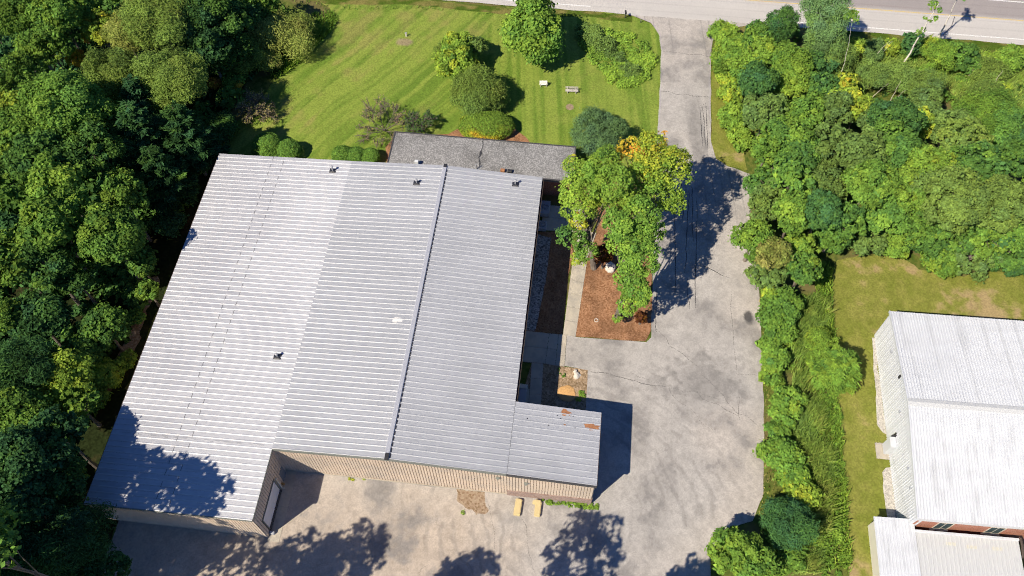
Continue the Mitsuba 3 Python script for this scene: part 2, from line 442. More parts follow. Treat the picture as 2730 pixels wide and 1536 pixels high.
LOT = [(16.91, 104.10), (18.89, 103.46), (21.61, 101.74), (22.58, 99.10), (22.49, 95.68), (21.81, 89.91), (20.46, 79.91), (19.09, 69.39), (17.84, 59.21), (16.47, 47.25), (15.89, 46.61), (7.53, 47.39), (6.50, 47.72), (6.11, 43.51), (8.77, 42.98), (8.31, 39.17), (8.05, 35.70), (4.93, 35.48), (3.93, 31.11), (-29.86, 31.24), (-31.12, 28.59), (-41.57, 25.97), (-42.15, 21.93), (-39.77, 10.68), (18.65, 10.48), (20.32, 22.11), (22.06, 24.35), (25.12, 25.30), (26.67, 27.94), (27.51, 32.37), (28.61, 39.48), (29.99, 49.91), (30.50, 55.58), (30.76, 64.12), (31.56, 67.34), (32.02, 72.04), (29.36, 73.36), (27.92, 74.69), (27.66, 77.69), (29.17, 89.87), (30.02, 95.64), (30.77, 98.63), (32.62, 100.27), (36.74, 101.13), (37.54, 102.37)]
struct('parking_lot', 'weathered grey asphalt driveway and parking lot with cracks and stains', sheet(rough(LOT, .10, seed=11), .052), 'mat_asphalt')
ns = 0
for a, b, w, amp in (((22.55, 95.68), (29.67, 94.29), .16, .25), ((21.44, 87.29), (28.63, 86.15), .16, .2), ((17.32, 48.32), (21.82, 43.03), .10, .5), ((21.82, 43.03), (27.40, 35.86), .10, .7), ((8.86, 42.83), (17.89, 40.77), .14, .25),
                     ((17.89, 40.77), (22.67, 35.41), .07, .6), ((26.91, 53.57), (26.12, 45.61), .09, .15), ((26.12, 45.61), (25.87, 42.25), .07, .1), ((25.87, 42.25), (28.62, 42.13), .08, .1), ((20.38, 40.51), (25.49, 37.06), .08, .4),
                     ((25.84, 39.49), (25.42, 36.58), .1, .1), ((0.44, 26.32), (2.22, 19.83), .06, .5), ((-2.74, 27.62), (-2.04, 20.99), .05, .4), ((-8.77, 21.01), (-9.73, 19.87), .05, .3), ((-12.03, 30.28), (-5.54, 29.15), .06, .5),
                     ((13.92, 42.55), (24.96, 39.00), .05, .6), ((-26.95, 23.83), (-25.73, 19.93), .08, .1), ((22.48, 71.40), (22.54, 70.04), .05, .0)):
    put('crack', ribbon(wander(a, b, amp, seed=ns), w * .5, .060, ns), 'crack_dark', 'parking_lot'); ns += 1
for u0, a, b in ((0, (21.51, 66.74), (19.99, 53.32)), (0, (23.58, 69.37), (21.53, 56.21)), (0, (24.43, 68.04), (22.82, 56.20)), (0, (24.03, 70.04), (23.19, 61.02)), (0, (21.76, 55.62), (21.49, 51.05)), (0, (23.37, 59.19), (22.23, 51.16)), (0, (22.87, 72.08), (22.21, 64.16)),
                 (0, (27.12, 85.00), (26.36, 76.97)), (0, (27.44, 84.84), (26.73, 76.83)), (0, (27.80, 85.00), (26.88, 76.26)), (0, (23.57, 57.50), (27.03, 55.48)), (0, (17.90, 54.48), (17.18, 47.78))):
    put('tar_seam', ribbon(wander(a, b, .12, seed=ns), .085, .060, ns), 'tar', 'parking_lot'); ns += 1
RUSTY = [(-5.96, 29.02), (-3.05, 28.83), (-2.73, 27.19), (-2.43, 26.54), (-3.98, 26.25), (-5.28, 27.41), (-5.85, 28.06)]
tag(put('leaf_litter', sheet(rough(RUSTY, .7, .15, seed=13), .064), 'litter'), 'brown patch of leaf litter on the asphalt by the tan wall', kind='stuff')

# planting beds and pavements east of the warehouse
MULCH = [(7.36, 70.79), (19.59, 70.73), (18.61, 64.17), (17.84, 59.21), (17.42, 55.64), (16.54, 48.05), (15.76, 46.72), (7.53, 47.39), (8.13, 52.23), (8.61, 55.39), (9.57, 58.64), (10.88, 62.44), (11.10, 66.26), (7.21, 66.80)]
struct('mulch_bed', 'brown bark mulch bed around the tall trees', slab(rough(MULCH, .12, .5, seed=15), 0, .10), 'mat_mulch')
MULCH2 = [(3.33, 62.73), (7.42, 62.71), (7.79, 59.26), (6.95, 55.69), (5.98, 47.72), (1.53, 48.17), (2.35, 55.71)]
struct('mulch_bed', 'shaded mulch bed along the east wall', slab(Polygon(rough(MULCH2, .05, .5, seed=16)), 0, .08), 'mat_mulch')
GRAV = [(3.32, 62.35), (5.04, 61.72), (4.05, 54.54), (2.72, 48.22), (1.62, 48.28), (2.35, 55.71)]
struct('gravel_strip', 'grey gravel drip strip against the east wall', slab(rough(GRAV, .12, .4, seed=17), 0, .10), 'mat_gravel')
MULCH3 = [(-16.86, 74.70), (-17.32, 77.19), (-15.82, 79.35), (-8.64, 79.47), (-6.74, 80.93), (-0.33, 81.35), (2.42, 78.53), (2.68, 77.66), (-15.20, 70.22), (-17.48, 72.27)]
struct('mulch_bed', 'mulch bed curving round the clipped shrubs at the flat roof', slab(rough(MULCH3, .15, .5, seed=18), 0, .07), 'mat_mulch')
SOIL = [(2.42, 44.40), (5.19, 43.56), (8.77, 42.98), (8.30, 38.97), (8.05, 35.70), (0.06, 36.68)]
struct('dirt_patch', 'patch of bare dirt and dry leaves beside the annex', slab(rough(SOIL, .08, .5, seed=19), 0, .07), 'mat_dirt')


def pavement(name, label, quads, z0, z1, gap=.035):
    k = thing(name, label, None); labels[k] = {'label': label, 'kind': 'structure'}
    for q in quads:
        put('slab', slab(Polygon(q).buffer(-gap / 2, join_style=2), z0, z1), 'mat_concrete', k)
    return k


def quads(a0, a1, b0, b1, n):
    """n quads between the edges a0-a1 and b0-b1"""
    a0, a1, b0, b1 = map(np.array, (a0, a1, b0, b1))
    return [[tuple(a0 + (a1 - a0) * i / n), tuple(b0 + (b1 - b0) * i / n), tuple(b0 + (b1 - b0) * (i + 1) / n), tuple(a0 + (a1 - a0) * (i + 1) / n)] for i in range(n)]


pavement('concrete_walk', 'cream concrete walkway beside the mulch bed', quads((7.79, 59.26), (6.03, 47.72), (9.57, 58.64), (7.53, 47.39), 6) + quads((8.61, 62.96), (7.79, 59.26), (10.88, 62.44), (9.57, 58.64), 2), 0, .13)
pavement('entry_slab', 'shaded concrete slab at the upper entry', quads((4.14, 67.08), (3.84, 62.98), (7.21, 66.67), (6.81, 62.71), 2) + quads((7.21, 66.67), (6.81, 62.71), (11.09, 66.14), (9.87, 62.57), 2), 0, .14)
pavement('concrete_apron', 'concrete apron between the mulch and the dirt patch', quads((1.62, 48.23), (0.78, 44.15), (4.42, 47.84), (3.80, 43.82), 2) + quads((4.42, 47.84), (3.80, 43.82), (5.50, 47.72), (5.00, 43.56), 2) + quads((5.50, 47.72), (5.00, 43.56), (6.50, 47.66), (6.06, 43.45), 3)
         + quads((2.22, 43.99), (1.61, 35.96), (3.61, 43.83), (2.99, 35.96), 4) + quads((0.53, 40.84), (0.05, 35.97), (1.94, 40.68), (1.57, 35.96), 1), 0, .115)

# ------------------------------------------------------------------ the warehouse (its own frame: x across the ridge, y along it)
xl, xf, xr, xe, xa, yN, yS1, yS2, yS3 = -45.57, -28.21, -16.21, -4.04, 5.05, 66.32, 28.02, 20.66, 35.82
zl, zf, zr, ze, za = 5.62, 6.42, 7.15, 6.47, 5.89
XZ = np.array([[xl, zl], [xf, zf], [xr, zr], [xe, ze], [xa, za]])


def roof_z(x):
    return np.interp(x, XZ[:, 0], XZ[:, 1])


WH = thing('warehouse', 'large tan metal warehouse with a ribbed silver roof', 'warehouse')


def wb(name, mesh, m, parent=WH, smooth=False, label=None):
    mesh = mesh.copy(); mesh.apply_transform(np.array(MB.matrix, float).reshape(4, 4))
    return put(name, mesh, m, parent, smooth, label=label)


def wall_core(x0, y0, x1, y1, drop=.12):
    """a solid wall 0.2 thick whose top follows the roof; the outline runs anticlockwise round the building, the wall lies inside it"""
    n = max(2, int(math.hypot(x1 - x0, y1 - y0) / 2)); t = np.linspace(0, 1, n)
    xs, ys = x0 + (x1 - x0) * t, y0 + (y1 - y0) * t
    d = np.array([x1 - x0, y1 - y0]) / math.hypot(x1 - x0, y1 - y0); inn = np.array([-d[1], d[0]]) * .2
    zt = roof_z(xs) - drop
    v = np.vstack([np.c_[xs, ys, zt * 0], np.c_[xs, ys, zt], np.c_[xs + inn[0], ys + inn[1], zt * 0], np.c_[xs + inn[0], ys + inn[1], zt]])
    f = []
    for i in range(n - 1):
        f += [[i, i + 1, n + i + 1], [i, n + i + 1, n + i], [2 * n + i, 3 * n + i + 1, 2 * n + i + 1], [2 * n + i, 3 * n + i, 3 * n + i + 1], [n + i, n + i + 1, 3 * n + i + 1], [n + i, 3 * n + i + 1, 3 * n + i]]
    f += [[0, n, 3 * n], [0, 3 * n, 2 * n], [n - 1, 4 * n - 1, 2 * n - 1], [n - 1, 3 * n - 1, 4 * n - 1]]
    return trimesh.Trimesh(v, f, process=False)


e = .06
outline = [(xl + e, yS2 + e, xf - e, yS2 + e), (xf - e, yS2 + e, xf - e, yS1 + e), (xf - e, yS1 + e, xe, yS1 + e), (xe, yS1 + e, xa - .18, yS1 + e), (xa - .18, yS1 + e, xa - .18, yS3 - e), (xa - .18, yS3 - e, xe - .25, yS3 - e),
           (xe - .25, yS3 - e, xe - .25, yN - e), (xe - .25, yN - e, xl + e, yN - e), (xl + e, yN - e, xl + e, yS2 + e)]
WNAMES = ['south_wing_wall', 'dock_wall', 'south_wall', 'annex_south_wall', 'annex_east_wall', 'annex_north_wall', 'east_wall', 'north_wall', 'west_wall']
WALL = {}
DOOR = (21.52, 25.66, .55, 3.42)          # roller door in the dock wall: y0, y1, z0, z1
for o, nm in zip(outline, WNAMES):
    WALL[nm] = wb(nm, wall_core(*o), 'wall_shadow_gap' if 'wall' in nm else 'wall_tan')


def clad(o, nm, z0=.05, skip=None, top=.14, m='wall_tan', pitch=.305, dz=0):
    """vertical ribs of metal cladding, each a piece of its own"""
    x0, y0, x1, y1 = o
    L = math.hypot(x1 - x0, y1 - y0); d = np.array([x1 - x0, y1 - y0]) / L; out = np.array([d[1], -d[0]])
    n = int(round(L / pitch)); p = L / n
    for i in range(n):
        a, b = i * p + .022, (i + 1) * p - .022
        spans = [(z0, None)]
        if skip and skip[0] < (a + b) / 2 < skip[1]:
            spans = [(z0, skip[2]), (skip[3], None)]
        for lo, hi in spans:
            if hi is not None and hi - lo < .2: continue
            P0, P1 = np.array([x0, y0]) + d * a, np.array([x0, y0]) + d * b
            ta, tb = (roof_z(P0[0]) - top, roof_z(P1[0]) - top) if hi is None else (hi, hi)
            q = .05; c = .018
            A, B_ = P0 + out * .005, P1 + out * .005
            C_, D_ = P0 + d * c + out * q, P1 - d * c + out * q
            v = [[*A, lo], [*C_, lo], [*D_, lo], [*B_, lo], [*A, ta], [*C_, ta], [*D_, tb], [*B_, tb]]
            f = [[0, 1, 5], [0, 5, 4], [1, 2, 6], [1, 6, 5], [2, 3, 7], [2, 7, 6], [4, 5, 6], [4, 6, 7]]
            wb('panel', trimesh.Trimesh(v, f, process=False), m, WALL[nm])


clad(outline[0], 'south_wing_wall'); clad(outline[1], 'dock_wall', skip=(DOOR[0] - yS2 - e - .12, DOOR[1] - yS2 - e + .12, DOOR[2] - .1, DOOR[3] + .15), pitch=.32)
clad(outline[2], 'south_wall', z0=.25); clad(outline[3], 'annex_south_wall', z0=1.5)
for nm, i in (('annex_east_wall', 4), ('east_wall', 6), ('west_wall', 8)):
    clad(outline[i], nm, pitch=.91 if nm != 'annex_east_wall' else .61, z0=1.5 if 'annex' in nm else .1)
wb('footing', box(xf + .02, xe, yS1 - .02, yS1 + e - .002, 0, .25), 'mat_concrete', WALL['south_wall'])
wb('brick_base', box(xe + .01, xa - .13, yS1 - .07, yS1 + e - .002, 0, 1.47), 'brick_brown', WALL['annex_south_wall'])
wb('brick_base', box(xa - .178, xa - .05, yS1 + e, yS3 - e, 0, 1.47), 'brick_brown', WALL['annex_east_wall'])

# roof: ribbed panels, each its own piece
RP = .61


def panel_profile(w, hi=.075):
    y = [0, .075, .115, .175, w - .002]
    z = [0, .042, .042, 0, 0]
    return np.array(y), np.array(z)


def roof_panel(x0, x1, w, lift=0.0):
    """a panel from x0 to x1 with its seam rib at its south side, y from 0 to w"""
    y, z = panel_profile(w)
    k = len(y)
    v = np.vstack([np.c_[np.full(k, x0), y, z + roof_z(x0) + .05 + lift], np.c_[np.full(k, x1), y, z + roof_z(x1) + .05]])
    f = []
    for i in range(k - 1):
        f += [[i, k + i, k + i + 1], [i, k + i + 1, i + 1]]
    # front edges: a thin sheet's thickness at both ends
    v2 = np.vstack([v, v - [0, 0, .03]])
    for i in range(k - 1):
        f += [[i, i + 1, 2 * k + i + 1], [i, 2 * k + i + 1, 2 * k + i], [k + i, 3 * k + i + 1, k + i + 1], [k + i, 3 * k + i, 3 * k + i + 1]]
    return trimesh.Trimesh(v2, f, process=False)


def roof_deck(x0, x1, y0, y1):
    v = []
    for x in (x0, x1):
        for y in (y0, y1):
            v += [[x, y, roof_z(x) + .02], [x, y, roof_z(x) - .12]]
    return trimesh.convex.convex_hull(np.array(v))


def lay(roof, m, x0, x1, y0, y1, laps=None, off=.3):
    n = int((y1 - y0) / RP); w = (y1 - y0) / n
    if laps is None:
        d = mikit.ply(roof_panel(x0, x1, w), m)
        for i in range(n):
            put('panel', d, m, roof, tw=MB @ T().translate([0, y0 + i * w, 0]))
    else:
        ds = []
        for lp in laps:
            ds.append((mikit.ply(roof_panel(x0, lp - .07, w), m), mikit.ply(roof_panel(lp, x1, w, .022), m)))
        for i in range(n):
            for d in ds[i % 2]:
                put('panel', d, m, roof, tw=MB @ T().translate([0, y0 + i * w, 0]))


ov = .10
ROOFS = []
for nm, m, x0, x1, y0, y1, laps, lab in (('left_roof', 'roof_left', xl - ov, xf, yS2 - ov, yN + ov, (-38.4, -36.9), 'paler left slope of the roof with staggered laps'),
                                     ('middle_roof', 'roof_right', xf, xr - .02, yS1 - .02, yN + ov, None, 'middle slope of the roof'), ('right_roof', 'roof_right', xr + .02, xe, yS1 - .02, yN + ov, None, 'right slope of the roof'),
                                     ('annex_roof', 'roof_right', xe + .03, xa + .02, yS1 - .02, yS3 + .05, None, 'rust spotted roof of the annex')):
    r = wb(nm, roof_deck(x0 + .03, x1 - .03, y0 + .03, y1 - .03), 'trim_dark', WH)
    labels[r] = {'label': lab}
    ROOFS.append(r)
    lay(r, m, x0, x1, y0, y1, laps)


def edge_bar(x0, y0, x1, y1, hgt, wid, up, m, nm='trim', parent=WH):
    """a trim bar whose top follows the roof"""
    v = []
    d = np.array([x1 - x0, y1 - y0]) / math.hypot(x1 - x0, y1 - y0); o = np.array([d[1], -d[0]]) * wid
    for (x, y) in ((x0, y0), (x1, y1)):
        for k in (0, 1):
            for z in (up, up - hgt):
                v.append([x + o[0] * k, y + o[1] * k, roof_z(x) + z])
    return wb(nm, trimesh.convex.convex_hull(np.array(v)), m, parent)


edge_bar(xf + .05, yS1 - .02, xr, yS1 - .02, .40, .09, .12, 'trim_grey', 'rake_trim'); edge_bar(xr, yS1 - .02, xe - .02, yS1 - .02, .40, .09, .12, 'trim_grey', 'rake_trim')
edge_bar(xe + .02, yS1 - .02, xa + .02, yS1 - .02, .42, .10, .11, 'trim_dark', 'rake_trim'); edge_bar(xl - ov, yS2 - ov, xf, yS2 - ov, .26, .06, .10, 'trim_grey', 'rake_trim')
edge_bar(xa + .02, yS3 + .05, xe + .03, yS3 + .05, .24, .10, .10, 'ridge_metal', 'rake_trim')
edge_bar(xl - ov, yN + ov, xl - ov, yS2 - ov, .2, .05, .06, 'trim_brown', 'eave_trim'); edge_bar(xf, yS2, xf, yS1 - .05, .2, .05, .05, 'trim_grey', 'eave_trim')
edge_bar(xa + .02, yS1 - .02, xa + .02, yS3, .26, .05, .06, 'trim_brown', 'eave_trim')
# gutter of the east eave, brackets, downspouts
gut = cat(box(xe + .0, xe + .22, yS3 + .12, yN, ze - .22, ze - .20), box(xe + .20, xe + .22, yS3 + .12, yN, ze - .20, ze - .02), box(xe + .0, xe + .015, yS3 + .12, yN, ze - .20, ze - .02))
wb('gutter', gut, 'trim_brown')
for y in (41.6, 50.5, 58.8):
    wb('downspout', cbox(xe - .16, xe - .04, y, y + .1, .1, ze - .2, .02), 'cream')
# ridge cap with dark end closures
rc = np.array([[-.27, .10], [-.22, .19], [.20, .19], [.25, .10], [.25, .03], [-.27, .03]])
cap = trimesh.Trimesh(*(lambda a, b: (np.vstack([a, b]), [[i, (i + 1) % 6, 6 + (i + 1) % 6] for i in range(6)] + [[i, 6 + (i + 1) % 6, 6 + i] for i in range(6)] + [[0, 2, 1], [0, 3, 2], [0, 5, 3], [3, 5, 4], [6, 7, 8], [6, 8, 9], [6, 9, 11], [9, 10, 11]]))(
    np.c_[rc[:, 0] + xr, np.full(6, yS1 - .1), rc[:, 1] + zr], np.c_[rc[:, 0] + xr, np.full(6, yN + .15), rc[:, 1] + zr]), process=False)
RC = wb('ridge_cap', cap, 'ridge_metal')
for ya, yb in ((yS1 - .14, yS1 + .55), (yN - .3, yN + .2)):
    wb('end_closure', trimesh.convex.convex_hull(np.array([[xr + x, y, zr + z] for y in (ya, yb) for x, z in ((-.24, .05), (.24, .05), (.2, .25), (-.2, .25))])), 'dark_metal', RC)
nn = int((yN - yS1) / RP)
foam = cat(*[box(xr + .22, xr + .37, yS1 + (i + .18) * RP, yS1 + (i + .92) * RP, zr - .02, zr + .075) for i in range(nn)])
wb('closure_strip', foam, 'dark_metal', RC)
# pale repair patch and weathered spots, laid on the panels
pt = (-17.93, 43.98)
zz = roof_z(pt[0])
for dx, dy, w, h in ((0, 0, 1.55, .34), (.15, .27, .7, .16), (1.05, -.05, .75, .22), (.02, -.25, .5, .12)):
    wb('repair_patch', box(pt[0] - .7 + dx, pt[0] - .7 + dx + w, pt[1] + dy - h / 2, pt[1] + dy + h / 2, zz + .048, zz + .074 + .01 * dy), 'paint_white', ROOFS[1])


def blot(cx, cy, r, m, name, parent, seed, ax=1.0):
    t = np.linspace(0, 2 * PI, 15)[:-1]
    rr = r * (1 + .45 * (np.random.default_rng(seed).random(14) - .5) * 2)
    p = np.c_[cx + rr * np.cos(t) * ax, cy + rr * np.sin(t)]
    s = sheet(Polygon(p), 0); s.vertices[:, 2] = roof_z(s.vertices[:, 0]) + .069
    wb(name, s, m, parent)


for i, (q, r, m, pr, ax) in enumerate((((1.44, 35.48), .34, 'rust', 3, 1.5), ((4.13, 34.26), .36, 'rust', 3, 2.0), ((-6.80, 35.44), .17, 'pipe_steel', 2, 1.8), ((-9.58, 34.31), .07, 'flash_black', 2, 1), ((0.84, 34.73), .07, 'flash_black', 3, 1),
                                  ((0.48, 35.01), .06, 'flash_black', 3, 1), ((1.26, 34.60), .06, 'flash_black', 3, 1), ((-0.33, 33.80), .07, 'flash_black', 3, 1), ((2.44, 33.89), .07, 'flash_black', 3, 1), ((1.35, 34.08), .08, 'rust', 3, 1.3),
                                  ((2.14, 35.15), .05, 'flash_black', 3, 1), ((-16.53, 28.99), .13, 'pipe_steel', 1, 1.2), ((-29.67, 33.57), .09, 'pipe_steel', 0, 2.5), ((-12.43, 35.25), .05, 'pipe_steel', 2, 1), ((-2.59, 34.25), .06, 'flash_black', 3, 1))):
    blot(q[0], q[1], r, m, 'rust_spot' if m == 'rust' else 'roof_mark', ROOFS[pr], i, ax)

mk = []
a_, b_ = np.array((-44.32, 28.29)), np.array((-28.95, 28.33))
for i, t in enumerate(np.sort(np.random.default_rng(3).random(46))):
    c_ = a_ + (b_ - a_) * t + np.random.default_rng(i).normal(0, .05, 2)
    l_ = .1 + .25 * np.random.default_rng(i + 90).random()
    mk.append(box(c_[0] - l_, c_[0] + l_, c_[1] - .03, c_[1] + .03, roof_z(c_[0]) + .05, roof_z(c_[0]) + .088))
labels[wb('seam_mark', cat(*mk), 'pipe_steel', ROOFS[0])] = {'label': 'row of small rough marks across the left slope', 'kind': 'stuff'}

# roller door, man door, apron, lamp in the loading corner
q = xf - e
DW = WALL['dock_wall']
rd = cat(*[cbox(q + .0, q + .045, DOOR[0], DOOR[1], DOOR[2] + i * .48 + .006, DOOR[2] + (i + 1) * .48 - .006, .012) for i in range(6)])
for i in range(6):
    wb('door_section', cbox(q + .0, q + .045, DOOR[0], DOOR[1], DOOR[2] + i * .478 + .006, DOOR[2] + (i + 1) * .478 - .006, .012), 'door_white', DW)
wb('door_frame', cat(box(q, q + .12, DOOR[0] - .1, DOOR[0], DOOR[2] - .1, DOOR[3] + .12), box(q, q + .12, DOOR[1], DOOR[1] + .1, DOOR[2] - .1, DOOR[3] + .12), box(q, q + .14, DOOR[0], DOOR[1], DOOR[3], DOOR[3] + .12)), 'trim_grey', DW)
wb('dock_sill', box(q, q + .16, DOOR[0] - .1, DOOR[1] + .1, .02, DOOR[2] - .02), 'trim_dark', DW)
wb('entry_door', cbox(q + .05, q + .11, 26.75, 27.72, .06, 2.15, .01), 'door_grey', DW, label='grey metal door beside the roller door')
wb('downspout', cat(cbox(q + .1, q + .24, 25.88, 26.02, .35, 3.3, .03), cbox(q + .06, q + .5, 25.88, 26.02, .22, .36, .03)), 'cream', DW)
lampb = cat(cbox(q + .06, q + .3, 26.2, 26.42, .55, .72, .03), trimesh.creation.icosphere(1, .13).apply_translation([q + .3, 26.31, .56]))
wb('utility_box', lampb, 'lamp_orange', DW)
wb('bumper', cbox(q + .1, q + .62, 21.0, 21.3, .0, .5, .05), 'unit_grey', DW, label='grey steel bumper at the near side of the roller door')
pavement('dock_apron', 'concrete strip along the foot of the roller door wall', [[tuple((MBn @ [x, y, 0])[:2]) for x, y in ((q + .0, a), (q + 1.25, a), (q + 1.25, b), (q + .0, b))] for a, b in ((20.3, 24.0), (24.0, 28.0))], 0, .085)
# wall lamps
for x, z in ((-4.95, 5.35), (-2.05, 4.6)):
    wb('wall_lamp', cat(cbox(x - .22, x + .22, yS1 - .22, yS1 + .02, z - .07, z + .09, .04), cbox(x - .09, x + .09, yS1 - .34, yS1 - .2, z - .05, z + .03, .03)), 'trim_grey', WALL['south_wall'] if x < xe else WALL['annex_south_wall'])

# roof vents: dark flashing plate, pipe and cap
for i, (q, lab, h) in enumerate((((-30.27, 64.67), 'black roof vent with its pipe near the top edge of the pale left slope', .75), ((-19.32, 63.40), 'black roof vent with its pipe left of the ridge cap', .55),
                                 ((-7.25, 64.78), 'black roof vent with its pipe at the top right corner of the roof', .75), ((-30.41, 38.43), 'black roof vent standing alone low on the pale left slope', .6))):
    v = thing('roof_vent', lab, 'roof vent', 'vents on the warehouse roof')
    z = roof_z(q[0]) + .05
    wb('flashing', trimesh.convex.convex_hull(np.array([[q[0] + a, q[1] + b, z + c] for a, b, c in ((-.42, -.36, .03), (.42, -.36, .03), (.42, .36, .03), (-.42, .36, .03), (-.2, -.2, .13), (.2, -.2, .13), (.2, .2, .13), (-.2, .2, .13))])), 'flash_black', v)
    wb('pipe', tube([[q[0], q[1], z + .1], [q[0], q[1], z + h]], .09, 10), 'pipe_steel', v)
    wb('cap', tube([[q[0], q[1], z + h - .02], [q[0], q[1], z + h + .08], [q[0], q[1], z + h + .14]], [.17, .17, .04], 10), 'pipe_steel', v)

# ------------------------------------------------------------------ low office with a flat gravel roof
OF = thing('office_building', 'low brick office with a flat grey gravel roof behind the warehouse', 'building')
ol, orr, os_, on = -24.6, -.25, 66.75, 74.5
foot = Polygon([(ol, os_), (xe - .3, os_), (xe - .3, 68.5), (orr, 68.5), (orr, on), (ol, on)])
wb('wall', slab(foot.buffer(-.35, join_style=2), 0, 3.15), 'brick_red', OF)
OR = wb('roof', slab(foot, 3.15, 3.52), 'mat_roof_gravel', OF)
rim = foot.difference(foot.buffer(-.16, join_style=2))
wb('edge_metal', slab(rim, 3.17, 3.60), 'trim_dark', OF)
mid = (-12.65, 72.38)
for i, (a, b, w) in enumerate((((-12.63, 74.54), (-12.67, 72.51), .20), ((-12.67, 72.51), (-12.85, 71.12), .34), ((-12.75, 71.13), (-12.54, 69.67), .2))):
    wb('seam', ribbon(wander(a, b, .12, .35, i), w, 3.535, i), 'tar', OR)
q = (-20.64, 69.25); wb('vent_hood', cat(cbox(q[0] - .25, q[0] + .25, q[1] - .3, q[1] + .1, 3.5, 4.3, .04)), 'white_metal', OR)
q = (-12.84, 69.55); wb('pipe', tube([[q[0], q[1] - .3, 3.5], [q[0], q[1] - .3, 4.5]], .09, 8), 'pipe_steel', OR)
q = (-9.41, 69.21); wb('vent_hood', cbox(q[0] - .28, q[0] + .28, q[1] - .2, q[1] + .2, 3.5, 3.95, .04), 'rust', OR)
q = (-8.48, 69.25); wb('vent_hood', cbox(q[0] - .3, q[0] + .3, q[1] - .25, q[1] + .2, 3.5, 3.9, .04), 'dark_metal', OR)
q = (-13.19, 74.78); wb('hose', tube([[q[0] + .55 * math.cos(t), q[1] - .15 + .28 * math.sin(t), 3.62] for t in np.linspace(-2.9, -.2, 12)], .05, 6), 'trim_dark', OR)

# ------------------------------------------------------------------ white metal building
WYAW = -0.125
CW, SW = math.cos(WYAW), math.sin(WYAW)
MW = np.array([[CW, -SW, 0, 40.1], [SW, CW, 0, 24.1], [0, 0, 1, 0], [0, 0, 0, 1.0]]) @ np.array([[1, 0, 0, 0], [.03, 1, 0, 0], [0, 0, 1, 0], [0, 0, 0, 1.0]])
MWt = T(MW)
WB = thing('white_building', 'white ribbed metal building with a brick south front', 'building')


def ww(name, mesh, m, parent=WB, smooth=False, label=None):
    mesh = mesh.copy(); mesh.apply_transform(MW)
    return put(name, mesh, m, parent, smooth, label=label)


WL, WE, WR, WN = 46.0, 5.2, 6.7, 23.5
gable = np.array([[0, 0], [WN, 0], [WN, WE], [WN / 2, WR], [0, WE]])
v = np.vstack([np.c_[np.full(5, .06), gable], np.c_[np.full(5, WL), gable]]); v[:, 1] = np.where(v[:, 1] > WN / 2, v[:, 1] - .06, v[:, 1] + .06); v[:, 2] -= (v[:, 2] > 1) * .08
WWALL = ww('wall', trimesh.convex.convex_hull(v), 'white_metal')
n = 26
for i in range(n):                      # gable cladding, every sheet with three ribs
    y0, y1 = i * WN / n, (i + 1) * WN / n
    w = y1 - y0
    ys = np.array([0, .02, .05, .08, w / 3 - .03, w / 3, w / 3 + .03, w / 3 + .06, 2 * w / 3 - .03, 2 * w / 3, 2 * w / 3 + .03, 2 * w / 3 + .06, w - .03]) + y0
    xs = -np.array([0, .09, .09, 0, 0, .09, .09, 0, 0, .09, .09, 0, 0]) + .045
    zt = np.interp(ys, [0, WN / 2, WN], [WE, WR, WE]) - .05
    k = len(ys)
    f = [[i_, k + i_ + 1, i_ + 1] for i_ in range(k - 1)] + [[i_, k + i_, k + i_ + 1] for i_ in range(k - 1)]
    ww('panel', trimesh.Trimesh(np.vstack([np.c_[xs, ys, ys * 0 + .12], np.c_[xs, ys, zt]]), f, process=False), 'white_metal', WWALL)
WROOF = ww('roof', trimesh.convex.convex_hull(np.array([[x, y, z + d] for x in (.0, WL) for y, z in ((-.15, WE), (WN / 2, WR + .02), (WN + .15, WE)) for d in (0, -.06)])), 'white_metal')
pw = .915
prof_x = np.array([0, .02, .045, .065, .30, .32, .345, .365, .605, .625, .65, .67, pw - .003]); prof_z = np.array([0, .085, .085, 0, 0, .085, .085, 0, 0, .085, .085, 0, 0])
for side in (0, 1):
    ya, yb = (-.2, WN / 2) if side == 0 else (WN + .2, WN / 2)
    za_ = WE - .02
    k = len(prof_x)
    v = np.vstack([np.c_[prof_x, np.full(k, ya), prof_z + za_ + .05], np.c_[prof_x, np.full(k, yb), prof_z + WR + .05]])
    f = [[i, i + 1, k + i + 1] for i in range(k - 1)] + [[i, k + i + 1, k + i] for i in range(k - 1)]
    m_ = trimesh.Trimesh(v, f if side == 0 else [t[::-1] for t in f], process=False)
    d = mikit.ply(m_, 'white_metal')
    for i in range(34):
        put('panel', d, 'white_metal', WROOF, tw=MWt @ T().translate([-.06 + i * pw, 0, 0]))
ww('ridge_cap', trimesh.convex.convex_hull(np.array([[x, WN / 2 + y, WR + z] for x in (-.1, WL) for y, z in ((-.42, .10), (.42, .10), (-.42, .05), (.42, .05), (0, .20))])), 'roof_white_dirty', WROOF)
for ya, yb in ((-.2, WN / 2), (WN + .2, WN / 2)):
    zA, zB = (WE, WR)
    ww('rake_trim', trimesh.convex.convex_hull(np.array([[x, y, z + d] for x in (-.13, .02) for y, z in ((ya, zA), (yb, zB)) for d in (-.16, .13)])), 'white_metal')
ww('gutter', box(0, WL, -.34, -.19, WE - .18, WE + .02), 'roof_white_dirty')
